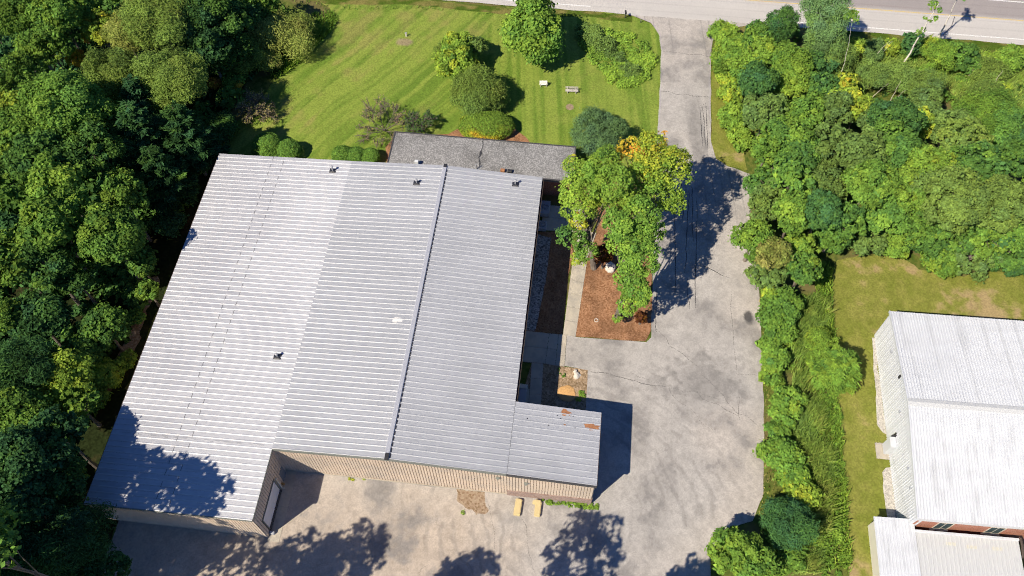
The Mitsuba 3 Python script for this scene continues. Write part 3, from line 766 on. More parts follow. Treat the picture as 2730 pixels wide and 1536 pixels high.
# the brick front, its windows and trim
BR = ww('brick_wall', box(.3, WL, -.05, .058, 0, WE - .15), 'brick_red')
ww('corner_post', box(.0, .3, -.06, .055, 0, WE - .1), 'white_metal', BR)
ww('downspout', cat(box(.55, .67, -.17, -.06, 0, WE - .2), box(.55, .67, -.3, -.06, WE - .3, WE - .18)), 'white_metal', BR)
for x in (2.5, 7.6, 12.7, 17.8, 22.9):
    wn = ww('window', cat(box(x, x + 1.55, -.085, -.052, 2.2, 2.3), box(x, x + 1.55, -.085, -.052, 4.1, 4.2), box(x, x + .1, -.085, -.052, 2.3, 4.1), box(x + 1.45, x + 1.55, -.085, -.052, 2.3, 4.1), box(x + .74, x + .81, -.08, -.052, 2.3, 4.1)), 'window_frame', WB)
    ww('pane', box(x + .1, x + .74, -.068, -.053, 2.3, 4.1), 'window_glass', wn); ww('pane', box(x + .81, x + 1.45, -.068, -.053, 2.3, 4.1), 'window_glass', wn)
    ww('sill', cbox(x - .15, x + 1.7, -.24, -.052, 2.0, 2.18, .02), 'cream', wn)
# door on the gable side, standing open, with its pad; gravel strip; wall vents
ww('door', cbox(-.62, .0, 8.35, 9.55, .25, 2.4, .02), 'white_metal', label='white entry with a dark gap above it on the gable wall')
ww('door_frame', cat(box(-.05, .03, 9.6, 9.95, .2, 2.75), box(-.4, .03, 9.56, 9.7, 2.3, 2.6)), 'dark_metal')
for y, z in ((19.0, 4.25), (11.7, 4.33), (5.26, 4.5), (3.2, 4.42)):
    ww('wall_vent', cat(cbox(-.12, .03, y - .16, y + .16, z - .14, z + .14, .04)), 'unit_grey')
ww('wall_vent', cbox(-.12, .03, 15.1, 15.45, 5.2, 5.75, .03), 'dark_metal')
pd = MW @ np.array([[-1.36, 7.85, 0, 1], [.05, 7.8, 0, 1], [.05, 9.75, 0, 1], [-1.36, 9.7, 0, 1]]).T
pavement('door_pad', 'small concrete pad at the side door of the white building', [[tuple(c) for c in pd.T[:, :2]]], 0, .12)
gv = (MW @ np.array([[-.3, 23.0, 0, 1], [-.5, 17, 0, 1], [-.85, 12.0, 0, 1], [-.3, 11, 0, 1], [.05, 10.8, 0, 1], [.05, 23, 0, 1]]).T).T[:, :2]
struct('gravel_strip', 'pale gravel along the upper gable wall of the white building', sheet(rough(gv, .15, .4, seed=31), .055), 'mat_gravel_pale')
gv = (MW @ np.array([[-.95, 6.3, 0, 1], [-1.0, 2.6, 0, 1], [-.8, .5, 0, 1], [.05, .5, 0, 1], [.05, 7, 0, 1], [-.5, 6.9, 0, 1]]).T).T[:, :2]
struct('gravel_strip', 'pale gravel along the lower gable wall of the white building', sheet(rough(gv, .15, .4, seed=32), .055), 'mat_gravel_pale')
# lean-to shed and low roof in front of the brick
SH = thing('lean_to_shed', 'cream lean-to shed with a white ribbed roof at the corner of the white building', 'shed')
v = np.array([[x, y, z] for x, y, z in ((-3.05, .3, 0), (.2, .3, 0), (-3.05, -16, 0), (.2, -16, 0), (-3.05, .3, 2.72), (.2, .3, 2.95), (-3.05, -16, 2.72), (.2, -16, 2.95))])
ww('wall', trimesh.convex.convex_hull(v), 'cream', SH)
SR = ww('roof', trimesh.convex.convex_hull(np.array([[x, y, z] for x, z0 in ((-3.4, 2.76), (.5, 3.0)) for y in (.42, -16.1) for z in (z0, z0 - .05)])), 'roof_white_dirty', SH)
ns_ = 12
for i in range(ns_):
    a = -3.42 + i * 3.94 / ns_; b = a + 3.94 / ns_
    zz = lambda x: 2.77 + (x + 3.4) / 3.9 * .24
    ww('panel', trimesh.Trimesh(np.array([[a, y, zz(a)] for y in (.45, -16.1)] + [[a + .03, y, zz(a) + .06] for y in (.45, -16.1)] + [[a + .07, y, zz(a) + .06] for y in (.45, -16.1)] + [[a + .1, y, zz(a) + .01] for y in (.45, -16.1)] + [[b - .004, y, zz(b)] for y in (.45, -16.1)]),
                                  [t for j in range(4) for t in ([2 * j, 2 * j + 1, 2 * j + 3], [2 * j, 2 * j + 3, 2 * j + 2])], process=False), 'white_metal', SR)
LR = thing('canopy', 'low white ribbed roof in front of the brick wall', 'canopy')
ww('wall', box(.75, 10.3, -16, -1.1, 0, 2.6), 'brick_red', LR)
LRR = ww('roof', trimesh.convex.convex_hull(np.array([[x, y, z] for x in (.56, 10.65) for y, z0 in ((-.72, 3.0), (-16, 2.62)) for z in (z0, z0 - .2)])), 'roof_white_dirty', LR)
nl_ = 24
for i in range(nl_):
    a = .57 + i * 10.07 / nl_; b = a + 10.07 / nl_
    ww('panel', trimesh.Trimesh(np.array([[x, y, zq + h] for x, h in ((a, .01), (a + .03, .065), (a + .075, .065), (a + .1, .012), (b - .004, .012)) for y, zq in ((-.70, 3.0), (-16, 2.62))]),
                                  [t for j in range(4) for t in ([2 * j, 2 * j + 1, 2 * j + 3], [2 * j, 2 * j + 3, 2 * j + 2])], process=False), 'roof_white_dirty', LRR)
ww('ridge_trim', cbox(.5, 10.7, -.86, -.62, 2.96, 3.12, .02), 'white_metal', LRR)
ww('downspout', tube([[10.95, -.5, 2.9], [11.05, -1.2, 2.8], [11.1, -2.2, 2.5], [11.1, -3.0, 0]], .14, 8), 'trim_brown', LR)
for x, y in ((3.4, -1.75), (5.4, -1.9), (7.9, -1.85)):
    ww('patch', box(x, x + 1.0, y - .16, y + .16, 2.95 - .0245 * (-y - .7) + .07, 2.96 - .0245 * (-y - .7) + .072), 'cream', LRR)

# ------------------------------------------------------------------ things on the ground
def frame(p, rot=0.0, z=0.0):
    return np.array((T().translate([p[0], p[1], z]) @ T().rotate([0, 0, 1], rot)).matrix, float).reshape(4, 4)


def fput(name, mesh, m, parent, M, smooth=False, label=None):
    mesh = mesh.copy(); mesh.apply_transform(M)
    return put(name, mesh, m, parent, smooth, label=label)


M = frame((8.78, 87.12), -4)
k = thing('park_bench', 'grey wooden bench with a plank back on the lawn', 'bench')
for y in (.0, .16, .32): fput('seat_slat', cbox(-.92, .92, y - .07, y + .07, .43, .47, .01), 'wood_grey', k, M)
for z in (.62, .80): fput('back_slat', cbox(-.92, .92, .44 + (z - .6) * .2, .48 + (z - .6) * .2, z - .075, z + .075, .01), 'wood_grey', k, M)
for x in (-.6, .6):
    fput('leg', cat(cbox(x - .06, x + .06, -.06, .06, .0, .43, .01), cbox(x - .06, x + .06, .36, .46, .0, .88, .01), cbox(x - .05, x + .05, .06, .36, .33, .43, .01)), 'wood_grey', k, M)
M = frame((4.74, 88.48), 0)
k = thing('garden_seat', 'white slatted seat seen from behind on the lawn left of the bench', 'seat')
for i, (y, z) in enumerate(((.0, .50), (.10, .70), (.20, .90))):
    fput('back_slat', trimesh.creation.box(extents=[1.1, .05, .19], transform=np.array((T().translate([0, y, z]) @ T().rotate([1, 0, 0], -28)).matrix, float).reshape(4, 4)), 'bench_white', k, M)
for y in (.28, .46, .64): fput('seat_slat', cbox(-.5, .5, y - .075, y + .075, .40, .44, .01), 'bench_white', k, M)
for x in (-.42, .42): fput('leg', cat(cbox(x - .05, x + .05, -.08, .02, 0, .55, .01), cbox(x - .05, x + .05, .62, .72, 0, .42, .01)), 'wood_grey', k, M)
M = frame((17.68, 102.93), 0)
k = thing('mailbox', 'black mailbox on a post at the driveway mouth', 'mailbox')
fput('post', cbox(-.06, .06, -.06, .06, 0, 1.05, .01), 'trim_dark', k, M)
fput('box', trimesh.convex.convex_hull(np.array([[x, y, z] for y in (-.3, .3) for x, z in ((-.14, 1.05), (.14, 1.05), (-.14, 1.2), (.14, 1.2), (-.08, 1.3), (.08, 1.3), (0, 1.33))])), 'dark_metal', k, M)
M = frame((19.98, 101.84), 0)
k = thing('marker_post', 'short dark marker post right of the mailbox', 'post')
fput('post', cbox(-.05, .05, -.05, .05, 0, .7, .01), 'trim_dark', k, M); fput('reflector', cbox(-.055, .055, -.065, -.052, .5, .66, .005), 'pipe_steel', k, M)
M = frame((-15.74, 99.22), 0)
k = thing('pedestal', 'small pale utility pedestal standing in the lawn', 'utility pedestal')
fput('body', cbox(-.12, .12, -.1, .1, 0, .62, .02), 'cream', k, M); fput('lid', cbox(-.15, .15, -.13, .13, .62, .72, .03), 'unit_grey', k, M)


def stone(p, r, seed, sq=.7, z=.0, rot=0):
    m = trimesh.creation.icosphere(3, 1.0)
    n_ = nfbm(m.vertices * 1.3 + seed * 7.1, 3) - .5
    m.vertices *= (1 + .75 * n_)[:, None]
    rr = np.random.default_rng(seed).uniform(.8, 1.2, 3)
    m.apply_scale(np.array([r * rr[0], r * rr[1], r * sq]))
    m.apply_translation([p[0], p[1], z + r * sq * .45])
    return m


tag(put('boulder', stone((12.27, 57.08), .82, 3, .85), 'rock_white', None, 35), 'pale boulder at the foot of the tall trees in the mulch bed', 'boulder')
for i, (p, r, lb) in enumerate((((7.29, 42.78), .27, 'upper of the pale rocks in the dirt patch'), ((7.40, 42.27), .36, 'largest of the pale rocks in the dirt patch'), ((7.73, 42.32), .17, 'small pale rock at the right of the rock cluster in the dirt patch'))):
    tag(put('rock', stone(p, r, 11 + i, .8), 'rock_white', None, 35), lb, 'rock', 'pale rocks in the dirt patch')
dd = (6.21, 40.07); sp_ = stone(dd, .95, 23, .16); tag(put('sand_pile', sp_, 'sand', None, True), 'low orange sand pile at the foot of the annex', 'sand pile', kind='thing')
dd = (10.11, 49.55); tag(put('ring', tube([[dd[0] + .22 * math.cos(t), dd[1] + .22 * math.sin(t), .16] for t in np.linspace(0, 2 * PI, 15)], .045, 6, False), 'rock_white'), 'small pale ring lying on the mulch', 'ring')
# two yellow concrete blocks, the second with a broken end
def block(p, rot, outline_, lb):
    m = slab(Polygon(outline_).buffer(-.03).buffer(.03), 0, .42)
    k_ = tag(key('concrete_block'), lb, 'concrete block', 'yellow concrete blocks by the annex')
    fput('body', m, 'yellow_block', k_, frame(p, rot))
    m2 = slab(Polygon(outline_).buffer(-.07), .42, .46)
    fput('worn_top', m2, 'yellow_block', k_, frame(p, rot))


block((0.44, 26.83), -7, [(-.36, -.85), (.32, -.88), (.38, .3), (.40, .75), (.28, .88), (-.22, .9), (-.30, .8), (-.33, .1), (-.26, .02), (-.36, -.05)], 'left yellow concrete block standing before the annex wall')
block((2.55, 26.70), -8, [(-.30, -.85), (.32, -.85), (.34, .6), (.22, .85), (-.3, .9), (-.62, .7), (-.6, .45), (-.32, .42)], 'right yellow concrete block with a hooked broken end')
# small grey units against the shaded wall
for p, sx, sy, h, lb in (((4.38, 66.04), .62, 1.05, .95, 'upper grey air conditioning unit in the shade by the east wall'), ((3.95, 63.35), .55, .62, .8, 'lower grey air conditioning unit in the shade by the east wall')):
    k = thing('air_conditioner', lb, 'air conditioner', 'air conditioners at the east wall')
    fput('casing', cbox(-sx, sx, -sy, sy, .14, h, .04), 'unit_grey', k, frame(p, math.degrees(YAW)))
    fput('fan_grille', cat(*[tube([[r * math.cos(t), r * math.sin(t), h + .015] for t in np.linspace(0, 2 * PI, 21)], .015, 4, False) for r in (.18, .3, .42)]), 'dark_metal', k, frame(p, math.degrees(YAW)))
k = thing('storage_bin', 'long grey bin with a pale lid against the wall near the annex', 'bin')
M = frame((1.16, 40.09), math.degrees(YAW))
fput('body', cbox(-.42, .42, -1.5, .75, .12, .75, .04), 'unit_grey', k, M); fput('lid', cbox(-.48, .48, .25, .82, .76, .86, .05), 'cream', k, M)

# ------------------------------------------------------------------ plants
UP = np.array([0, 0, 1.0])


def unit(v):
    return v / (np.linalg.norm(v, axis=-1, keepdims=True) + 1e-9)


def leaf_quads(c, n, size, aspect, hue, val, rng, along=None):
    """one four-sided leaf (or spray of leaves) at every c, facing n: (mesh, uv)"""
    N = len(c)
    t = unit(np.cross(n, rng.normal(size=(N, 3)))) if along is None else unit(along - n * (along * n).sum(1, keepdims=True))
    b = np.cross(n, t)
    s = (size * rng.uniform(.7, 1.3, N))[:, None]
    v = np.stack([c + t * s, c + b * s * aspect + n * s * .12, c - t * s, c - b * s * aspect + n * s * .12], 1).reshape(-1, 3)
    i = np.arange(N)[:, None] * 4
    f = np.vstack([i + [0, 1, 2], i + [0, 2, 3]])
    uv = np.repeat(np.stack([np.clip(hue, 0, 1), np.clip(val, 0, 1)], 1), 4, 0)
    return v, f, uv


class Leaves:
    def __init__(s): s.v, s.f, s.u, s.k = [], [], [], 0
    def add(s, vfu):
        v, f, u = vfu
        s.v.append(v); s.f.append(f + s.k); s.u.append(u); s.k += len(v)
    def put(s, name, m, parent=None):
        return put(name, (np.vstack(s.v), np.vstack(s.f)), m, parent, False, np.vstack(s.u))


def fib(n, rng, zmin=-.3):
    i = np.arange(n) + .5
    z = 1 - (1 - zmin) * i / n
    a = i * 2.399963 + rng.uniform(0, 6.28)
    r = np.sqrt(np.maximum(0, 1 - z * z))
    d = np.stack([r * np.cos(a), r * np.sin(a), z], 1)
    return unit(d + rng.normal(0, .16, (n, 3)))


def lobed(L, c, R, rz, rng, hue, val, leaf=.26, nl=26, lf=.40, dens=1.0, hv=.05, vv=.14, zmin=-.35, loose=.0, autumn=0.0, aspect=.62, shape=None):
    """a crown of leaf clusters: lobes over an uneven ellipsoid, each covered with leaves that face outwards"""
    c = np.asarray(c, float)
    d = fib(nl, rng, zmin)
    wob = (.55 + .85 * nfbm(d * 1.9 + rng.uniform(0, 90, 3), 2)) * rng.uniform(.88, 1.12, nl)
    lc = c + d * np.array([R, R, rz]) * (1 - lf * .75) * wob[:, None]
    if shape is not None: lc = shape(lc)
    lr = R * lf * np.clip(np.exp(rng.normal(-.12, .38, nl)), .4, 1.8)
    lh = hue + rng.normal(0, hv, nl); lv = val + rng.normal(0, vv * .6, nl)
    au = rng.random(nl) < autumn
    lh = np.where(au, rng.uniform(.62, .84, nl), lh)
    area = 2 * PI * lr ** 2
    cnt = np.maximum(6, (dens * 1.25 * area / (2 * leaf * leaf * aspect)).astype(int))
    w = np.repeat(np.arange(nl), cnt); N = len(w)
    q = unit(rng.normal(size=(N, 3)) + 1.0 * d[w] + [0, 0, .35])
    bump = .78 + .36 * nfbm(q * 2.6 + lc[w] * 3.1, 2)
    pos = lc[w] + q * (lr[w] * bump * (rng.uniform(.72, 1.06 + loose, N) + .35 * (rng.random(N) < .07)))[:, None] * np.array([1, 1, .80])
    nrm = unit(q * .75 + UP * .40 + rng.normal(0, .50, (N, 3)))
    L.add(leaf_quads(pos, nrm, leaf, aspect, lh[w] + rng.normal(0, .03, N), lv[w] + rng.normal(0, vv, N), rng))
    return lc, lr


def trunk(base, top, r0, limbs, rng, m, parent, name='trunk', n=7):
    b, t = np.array([*base, 0.0]), np.asarray(top, float)
    k = np.linspace(0, 1, 6)[:, None]
    path = b + (t - b) * k + np.r_[[[0, 0, 0]], rng.normal(0, .10, (4, 3)) * [1, 1, 0], [[0, 0, 0]]] * (np.linalg.norm(t - b) * .08)
    ms = [tube(path, np.linspace(r0, r0 * .35, 6) * np.array([1.35, 1, 1, 1, 1, 1]), n)]
    for e in limbs:
        s = b + (np.array([t[0], t[1], t[2]]) - b) * rng.uniform(.45, .9)
        e = np.asarray(e, float)
        mid_ = (s + e) / 2 + [0, 0, .12 * np.linalg.norm(e - s)]
        ms.append(tube([s, mid_, e], [r0 * .38, r0 * .24, r0 * .08], 5))
    put(name, cat(*ms), m, parent)


NT = [0]


def seedrng():
    NT[0] += 1
    return np.random.default_rng(1000 + NT[0])


def tree(x, y, R, z, kind, hue, val, label, group=None, name=None, rzf=.85, **kw):
    """a tree whose crown is centred z metres up at (x, y)"""
    rng = seedrng()
    if group is not None and 'thicket' in group and R > 1.9 and z > 3:
        R, z = R * rng.uniform(.80, .94), z + rng.uniform(-.9, 1.7)
    dull = kind.endswith('*'); kind = kind.rstrip('*')
    mat = DLEAF if dull else LEAF
    nm = name or {'broad': 'broadleaf_tree', 'maple': 'maple_tree', 'pine': 'pine_tree', 'willow': 'willow_tree', 'layer': 'maple_tree'}[kind]
    k = thing(nm, label, 'tree', group)
    L = Leaves()
    rz = R * rzf
    if kind in ('broad', 'maple', 'layer'):
        p = dict(leaf=.20, nl=int(28 + 12 * R), lf=.28, dens=.9)
        if kind == 'maple': p.update(nl=int(24 + 10 * R), lf=.27, leaf=.21, zmin=-.5)
        if kind == 'layer': p.update(nl=int(36 + 14 * R), lf=.235, leaf=.20, zmin=-.75)
        p.update(kw)
        p['lf'] *= rng.uniform(.75, 1.25); p['leaf'] *= rng.uniform(.82, 1.2); p['nl'] = int(p['nl'] * rng.uniform(.8, 1.15))
        lc, lr = lobed(L, (x, y, z), R, rz, rng, hue + rng.normal(0, .025), val, **p)
        lobed(L, (x, y, z - rz * .1), R * .72, rz * .6, rng, hue - .04, val - .05, leaf=.34, nl=9, lf=.5, dens=.5)
        ends = lc[rng.permutation(len(lc))[:7]]
        L.put('crown', mat, k)
        trunk((x, y), (x, y, z + rz * .2), .10 + .045 * R, ends, rng, 'bark', k)
    elif kind == 'willow':
        p = dict(leaf=.24, nl=int(26 + 11 * R), lf=.27, dens=.8, aspect=.20, loose=.45, vv=.16)
        p.update(kw)
        lc, lr = lobed(L, (x, y, z), R, rz, rng, hue, val, **p)
        lobed(L, (x, y, z - rz * .1), R * .7, rz * .6, rng, hue, val - .1, leaf=.28, nl=9, lf=.5, dens=.5, aspect=.4)
        L.put('crown', mat, k)
        trunk((x, y), (x, y, z + rz * .3), .08 + .04 * R, lc[rng.permutation(len(lc))[:9]], rng, 'bark', k)
    elif kind == 'pine':
        H_ = z + rz * 1.3; z0 = max(1.0, z - rz * 1.8)
        nlev = int(7 + 1.6 * R); limbs = []
        for i in range(nlev):
            t = (i + .5) / nlev
            zz_ = H_ - .3 - t * (H_ - z0)
            Lb = R * (.16 + .92 * t ** .75) * rng.uniform(.85, 1.1)
            nb = 5 + int(5 * t); a0 = rng.uniform(0, 6.28)
            for j in range(nb):
                a = a0 + j * 2 * PI / nb + rng.normal(0, .15); lb = Lb * rng.uniform(.75, 1.15)
                dirv = np.array([math.cos(a), math.sin(a), .16 + .3 * (1 - t)])
                tip = np.array([x, y, zz_]) + dirv * lb; limbs.append((np.array([x, y, zz_ - .1]), tip))
                nn_ = int(max(14, 62 * lb * kw.get('dens', 1.0)))
                u = rng.uniform(.18, 1.03, nn_) ** .8
                side = np.array([-math.sin(a), math.cos(a), 0])
                pos = np.array([x, y, zz_]) + u[:, None] * dirv * lb + side * (rng.normal(0, .17, nn_) * lb * (1.1 - .6 * u))[:, None] + rng.normal(0, .10, (nn_, 3))
                al = unit(dirv + side * rng.normal(0, .7, (nn_, 1)) + rng.normal(0, .25, (nn_, 3)))
                nr = unit(UP + rng.normal(0, .35, (nn_, 3)))
                hv_ = rng.normal(0, .05); vv_ = rng.normal(0, .10)
                L.add(leaf_quads(pos, nr, .34, .26, hue + hv_ + rng.normal(0, .03, nn_), val + vv_ + rng.normal(0, .14, nn_), rng, al))
        L.put('crown', mat, k)
        ms = [tube([[x, y, 0], [x, y, H_ * .5], [x, y, H_]], [.10 + .04 * R, .07 + .025 * R, .02], 7)] + [tube([s, e], [.05, .015], 4, False) for s, e in limbs]
        put('trunk', cat(*ms), 'bark', k)
    return k


def bush(x, y, R, z, kind, hue, val, label, group=None, name='shrub', ry=1.0, rzf=.8, rot=0.0, **kw):
    """a shrub on the ground; z is the height of its middle"""
    rng = seedrng()
    dull = kind.endswith('*'); kind = kind.rstrip('*')
    k = thing(name, label, 'shrub' if name != 'hedge' else 'hedge', group)
    L = Leaves()
    ca, sa = math.cos(rot), math.sin(rot)

    def squash(pq):
        o = pq - [x, y, 0]; o = np.stack([o[:, 0], o[:, 1] * ry, o[:, 2]], 1)
        return np.stack([o[:, 0] * ca - o[:, 1] * sa + x, o[:, 0] * sa + o[:, 1] * ca + y, np.maximum(o[:, 2], .15)], 1)
    rz = max(z * 1.0, R * rzf)
    if kind in ('leafy', 'fine'):
        p = dict(leaf=.19, nl=int(18 + 11 * R), lf=.34, dens=1.0, zmin=-.1, shape=squash)
        if kind == 'fine': p.update(leaf=.20, aspect=.24, loose=.4)
        p.update(kw)
        lc, lr = lobed(L, (x, y, z), R, rz * .8, rng, hue, val, **p)
        ms = [tube([[x, y, 0], [(x + q[0]) / 2, (y + q[1]) / 2, q[2] * .7], q], [.06, .04, .015], 4) for q in lc[:: max(1, len(lc) // 8)]]
    elif kind == 'clipped':
        d = unit(rng.normal(size=(int(1500 * R * R * ry * kw.get('dens', 1)), 3)) + [0, 0, .25])
        d = d[d[:, 2] > -.25]
        tex = nfbm(d * 3.1 + [x, y, 1], 2)
        pq = d * np.array([R, R * ry, rz]) * (.93 + .16 * (tex - .5) + rng.normal(0, .02, len(d)))[:, None]
        pos = np.stack([pq[:, 0] * ca - pq[:, 1] * sa + x, pq[:, 0] * sa + pq[:, 1] * ca + y, pq[:, 2] + z * .85], 1); pos[:, 2] = np.maximum(pos[:, 2], .05)
        hh = hue + kw.get('turn', 0) * np.clip(nfbm(d * 1.1 + 3, 2) * 2 - 1 - .3 * d[:, 0], 0, 1)
        L.add(leaf_quads(pos, unit(d * .8 + UP * .25 + rng.normal(0, .45, d.shape)), kw.get('leaf', .12), .6, hh + rng.normal(0, .04, len(d)), val + rng.normal(0, .15, len(d)), rng))
        ms = [tube([[x, y, 0], [x + rng.normal(0, .3 * R), y + rng.normal(0, .3 * R), z]], [.06, .02], 4) for _ in range(5)]
    elif kind == 'bare':
        segs = []
        def grow(p, d, l, r, n):
            e = p + d * l
            segs.append((p, e, r))
            if n == 0: return
            for _ in range(3 if n > 1 else 4):
                grow(p + d * l * rng.uniform(.5, 1), unit(d + rng.normal(0, .55, 3) + [0, 0, .03]), l * rng.uniform(.55, .85), r * .58, n - 1)
        for a in np.linspace(0, 2 * PI, 8)[:-1]:
            grow(np.array([x, y, .2]), unit(np.array([math.cos(a + rng.normal(0, .2)), math.sin(a + rng.normal(0, .2)) * ry, .75])), R * .50, .06, 4)
        ms = [tube([p, q], [max(r, .03), max(r * .7, .022)], 3, False) for p, q, r in segs]
        tips = np.array([q for p, q, r in segs if r < .03])
        tips = tips[rng.random(len(tips)) < kw.get('dens', .5)]
        tips = np.repeat(tips, 2, 0) + rng.normal(0, .10, (len(tips) * 2, 3))
        L.add(leaf_quads(tips, unit(UP + rng.normal(0, .6, tips.shape)), .10, .5, hue + rng.normal(0, .1, len(tips)), val + rng.normal(0, .15, len(tips)), rng))
    L.put('foliage', DLEAF if dull else LEAF, k)
    put('stems', cat(*ms), 'twig', k)
    return k


def blades(name, label, poly, dens, h, hue, val, dull=False, lean=(.2, .1), width=.07, catg=None, seed=1, hv=.05, clump=None):
    """standing grass or reeds over a region: one stuff object"""
    rng = np.random.default_rng(seed)
    pg = Polygon(poly).buffer(0)
    x0, y0, x1, y1 = pg.bounds
    N = int((x1 - x0) * (y1 - y0) * dens)
    xy = rng.uniform((x0, y0), (x1, y1), (N, 2))
    xy = xy[shapely.contains_xy(pg, xy[:, 0], xy[:, 1])]
    dn = nfbm(np.c_[xy * .35, np.zeros(len(xy))], 3, seed)
    xy = xy[rng.random(len(xy)) < np.clip((dn - .25) * 3, .12, 1)]; N = len(xy)
    dn = nfbm(np.c_[xy * .5, np.zeros(N)], 3, seed + 3)
    hh = h * (.5 + dn) * rng.uniform(.6, 1.2, N)
    a = rng.uniform(0, 2 * PI, N)
    wv = np.stack([np.cos(a), np.sin(a), np.zeros(N)], 1) * (width * rng.uniform(.6, 1.3, N))[:, None]
    ln = np.stack([rng.normal(lean[0], .22, N), rng.normal(lean[1], .22, N), np.ones(N)], 1) * hh[:, None]
    b = np.c_[xy, np.full(N, .02)]
    v = np.stack([b - wv, b + wv, b + ln * .6 + wv * .7, b + ln + wv * .1 + np.c_[ln[:, :2] * .25, -hh * .08]], 1).reshape(-1, 3)
    i = np.arange(N)[:, None] * 4
    f = np.vstack([i + [0, 1, 2], i + [0, 2, 3]])
    hu = hue + hv * 4 * (dn - .5) + rng.normal(0, .05, N)
    uv = np.repeat(np.stack([np.clip(hu, 0, 1), np.clip(val + rng.normal(0, .15, N), 0, 1)], 1), 4, 0)
    k = put(name, (v, f), DLEAF if dull else LEAF, None, False, uv)
    tag(k, label, catg, kind='stuff')


def weeds(name, label, poly, dens, R, hue, val, dull=False, catg=None, seed=1, leaf=.15, h=.35, hv=.06):
    """low leafy ground cover over a region: one stuff object"""
    rng = np.random.default_rng(seed)
    pg = Polygon(poly).buffer(0)
    x0, y0, x1, y1 = pg.bounds
    c = rng.uniform((x0, y0), (x1, y1), (int((x1 - x0) * (y1 - y0) * dens), 2))
    c = c[shapely.contains_xy(pg, c[:, 0], c[:, 1])]
    dn = nfbm(np.c_[c * .3, np.zeros(len(c))], 3, seed)
    rr = R * (.4 + 1.2 * dn) * rng.uniform(.6, 1.3, len(c))
    cnt = np.maximum(4, (rr ** 2 * 2 * PI * .9 / (leaf ** 2 * 1.2)).astype(int))
    w = np.repeat(np.arange(len(c)), cnt); N = len(w)
    q = unit(rng.normal(size=(N, 3)) + [0, 0, .8])
    pos = np.c_[c[w], np.full(N, .0)] + q * (rr[w] * rng.uniform(.7, 1.05, N))[:, None] * [1, 1, h / R]
    pos[:, 2] = np.abs(pos[:, 2]) + .05
    hu = hue + 4 * hv * (dn - .5)
    L = Leaves(); L.add(leaf_quads(pos, unit(q * .6 + UP * .6 + rng.normal(0, .4, (N, 3))), leaf, .6, hu[w] + rng.normal(0, .04, N), val + .5 * (dn[w] - .5) + rng.normal(0, .14, N), rng))
    k = L.put(name, DLEAF if dull else LEAF)
    tag(k, label, catg, kind='stuff')

# ------------------------------------------------------------------ the wood left of the warehouse
GW = 'trees of the wood left of the warehouse'
tree(-66.42, 91.06, 3.37, 11, 'broad', 0.37, 0.37, 'dark green broadleaf tree in the far left corner of the wood', GW)
tree(-60.42, 90.47, 2.90, 12, 'broad', 0.45, 0.53, 'bright green broadleaf tree at the top edge, second from the far left corner', GW)
tree(-59.37, 94.22, 2.84, 10, 'broad', 0.39, 0.37, 'green broadleaf tree at the top edge behind the yellow green tree', GW)
tree(-64.68, 80.99, 3.08, 10, 'broad', 0.37, 0.37, 'green tree at the left edge above the yellowish tree', GW)
tree(-61.83, 86.90, 3.26, 10, 'broad', 0.41, 0.37, 'green broadleaf tree between the corner trees and the small autumn tree', GW)
tree(-56.63, 91.11, 2.53, 9, 'broad', 0.56, 0.42, 'yellow green tree left of the olive yellow one', GW, autumn=.06)
tree(-60.30, 88.64, 1.28, 6, 'broad', 0.78, 0.42, 'small tree with orange yellow leaves inside the wood', GW, autumn=.5)
tree(-52.09, 89.31, 2.46, 10, 'willow*', 0.62, 0.61, 'olive yellow feathery tree near the top of the wood', GW)
tree(-47.17, 90.32, 3.76, 11, 'willow*', 0.50, 0.57, 'large olive feathery tree at the top of the wood', GW)
tree(-45.48, 93.34, 2.45, 11, 'willow*', 0.47, 0.37, 'dull green feathery tree cut by the top edge', GW)
tree(-52.16, 81.81, 3.27, 9, 'willow*', 0.45, 0.39, 'dull green fine leaved tree below the olive yellow one', GW)
tree(-44.08, 80.68, 3.80, 9, 'willow*', 0.46, 0.55, 'round olive willow with its grey trunk showing', GW)
tree(-42.62, 92.91, 3.42, 10, 'broad', 0.19, 0.35, 'dark green tree right of the large olive tree at the top', GW)
tree(-41.64, 89.32, 3.13, 8, 'broad', 0.17, 0.32, 'very dark tree below the dark green tree at the top', GW)
tree(-39.36, 93.79, 3.32, 8, 'broad', 0.21, 0.33, 'dark tree at the top edge left of the mid green one', GW)
tree(-36.99, 100.03, 2.95, 5, 'broad', 0.35, 0.39, 'mid green tree at the top edge nearest the lawn', GW)
tree(-39.84, 90.56, 2.45, 5, 'broad', 0.21, 0.32, 'dark leafy tree in the hollow left of the brown shrubs', GW)
tree(-47.90, 77.86, 3.21, 9, 'pine', 0.09, 0.39, 'blue green pine next to the round olive willow', GW)
tree(-46.10, 71.67, 3.84, 10, 'pine', 0.13, 0.37, 'broad blue green pine below the smaller blue green one', GW)
tree(-41.19, 72.56, 3.60, 9, 'pine', 0.15, 0.27, 'dark pine nearest the top left corner of the warehouse', GW)
tree(-54.38, 72.31, 4.57, 13, 'maple', 0.42, 0.53, 'large bright green maple with a deeply lobed crown', GW)
tree(-63.47, 75.78, 2.15, 10, 'broad', 0.55, 0.42, 'yellowish tree at the left edge beside the large maple', GW, autumn=.06)
tree(-61.26, 71.22, 3.24, 10, 'broad', 0.41, 0.37, 'green tree at the left edge below the yellowish tree', GW)
tree(-49.86, 65.90, 3.30, 12, 'maple', 0.29, 0.35, 'dark green maple between the large bright maple and the broad pine', GW)
tree(-55.39, 65.01, 3.80, 12, 'maple', 0.27, 0.35, 'shadowy dark maple under the large bright one', GW)
tree(-51.62, 59.92, 3.31, 13, 'maple', 0.42, 0.51, 'bright lumpy maple in the middle of the left edge', GW)
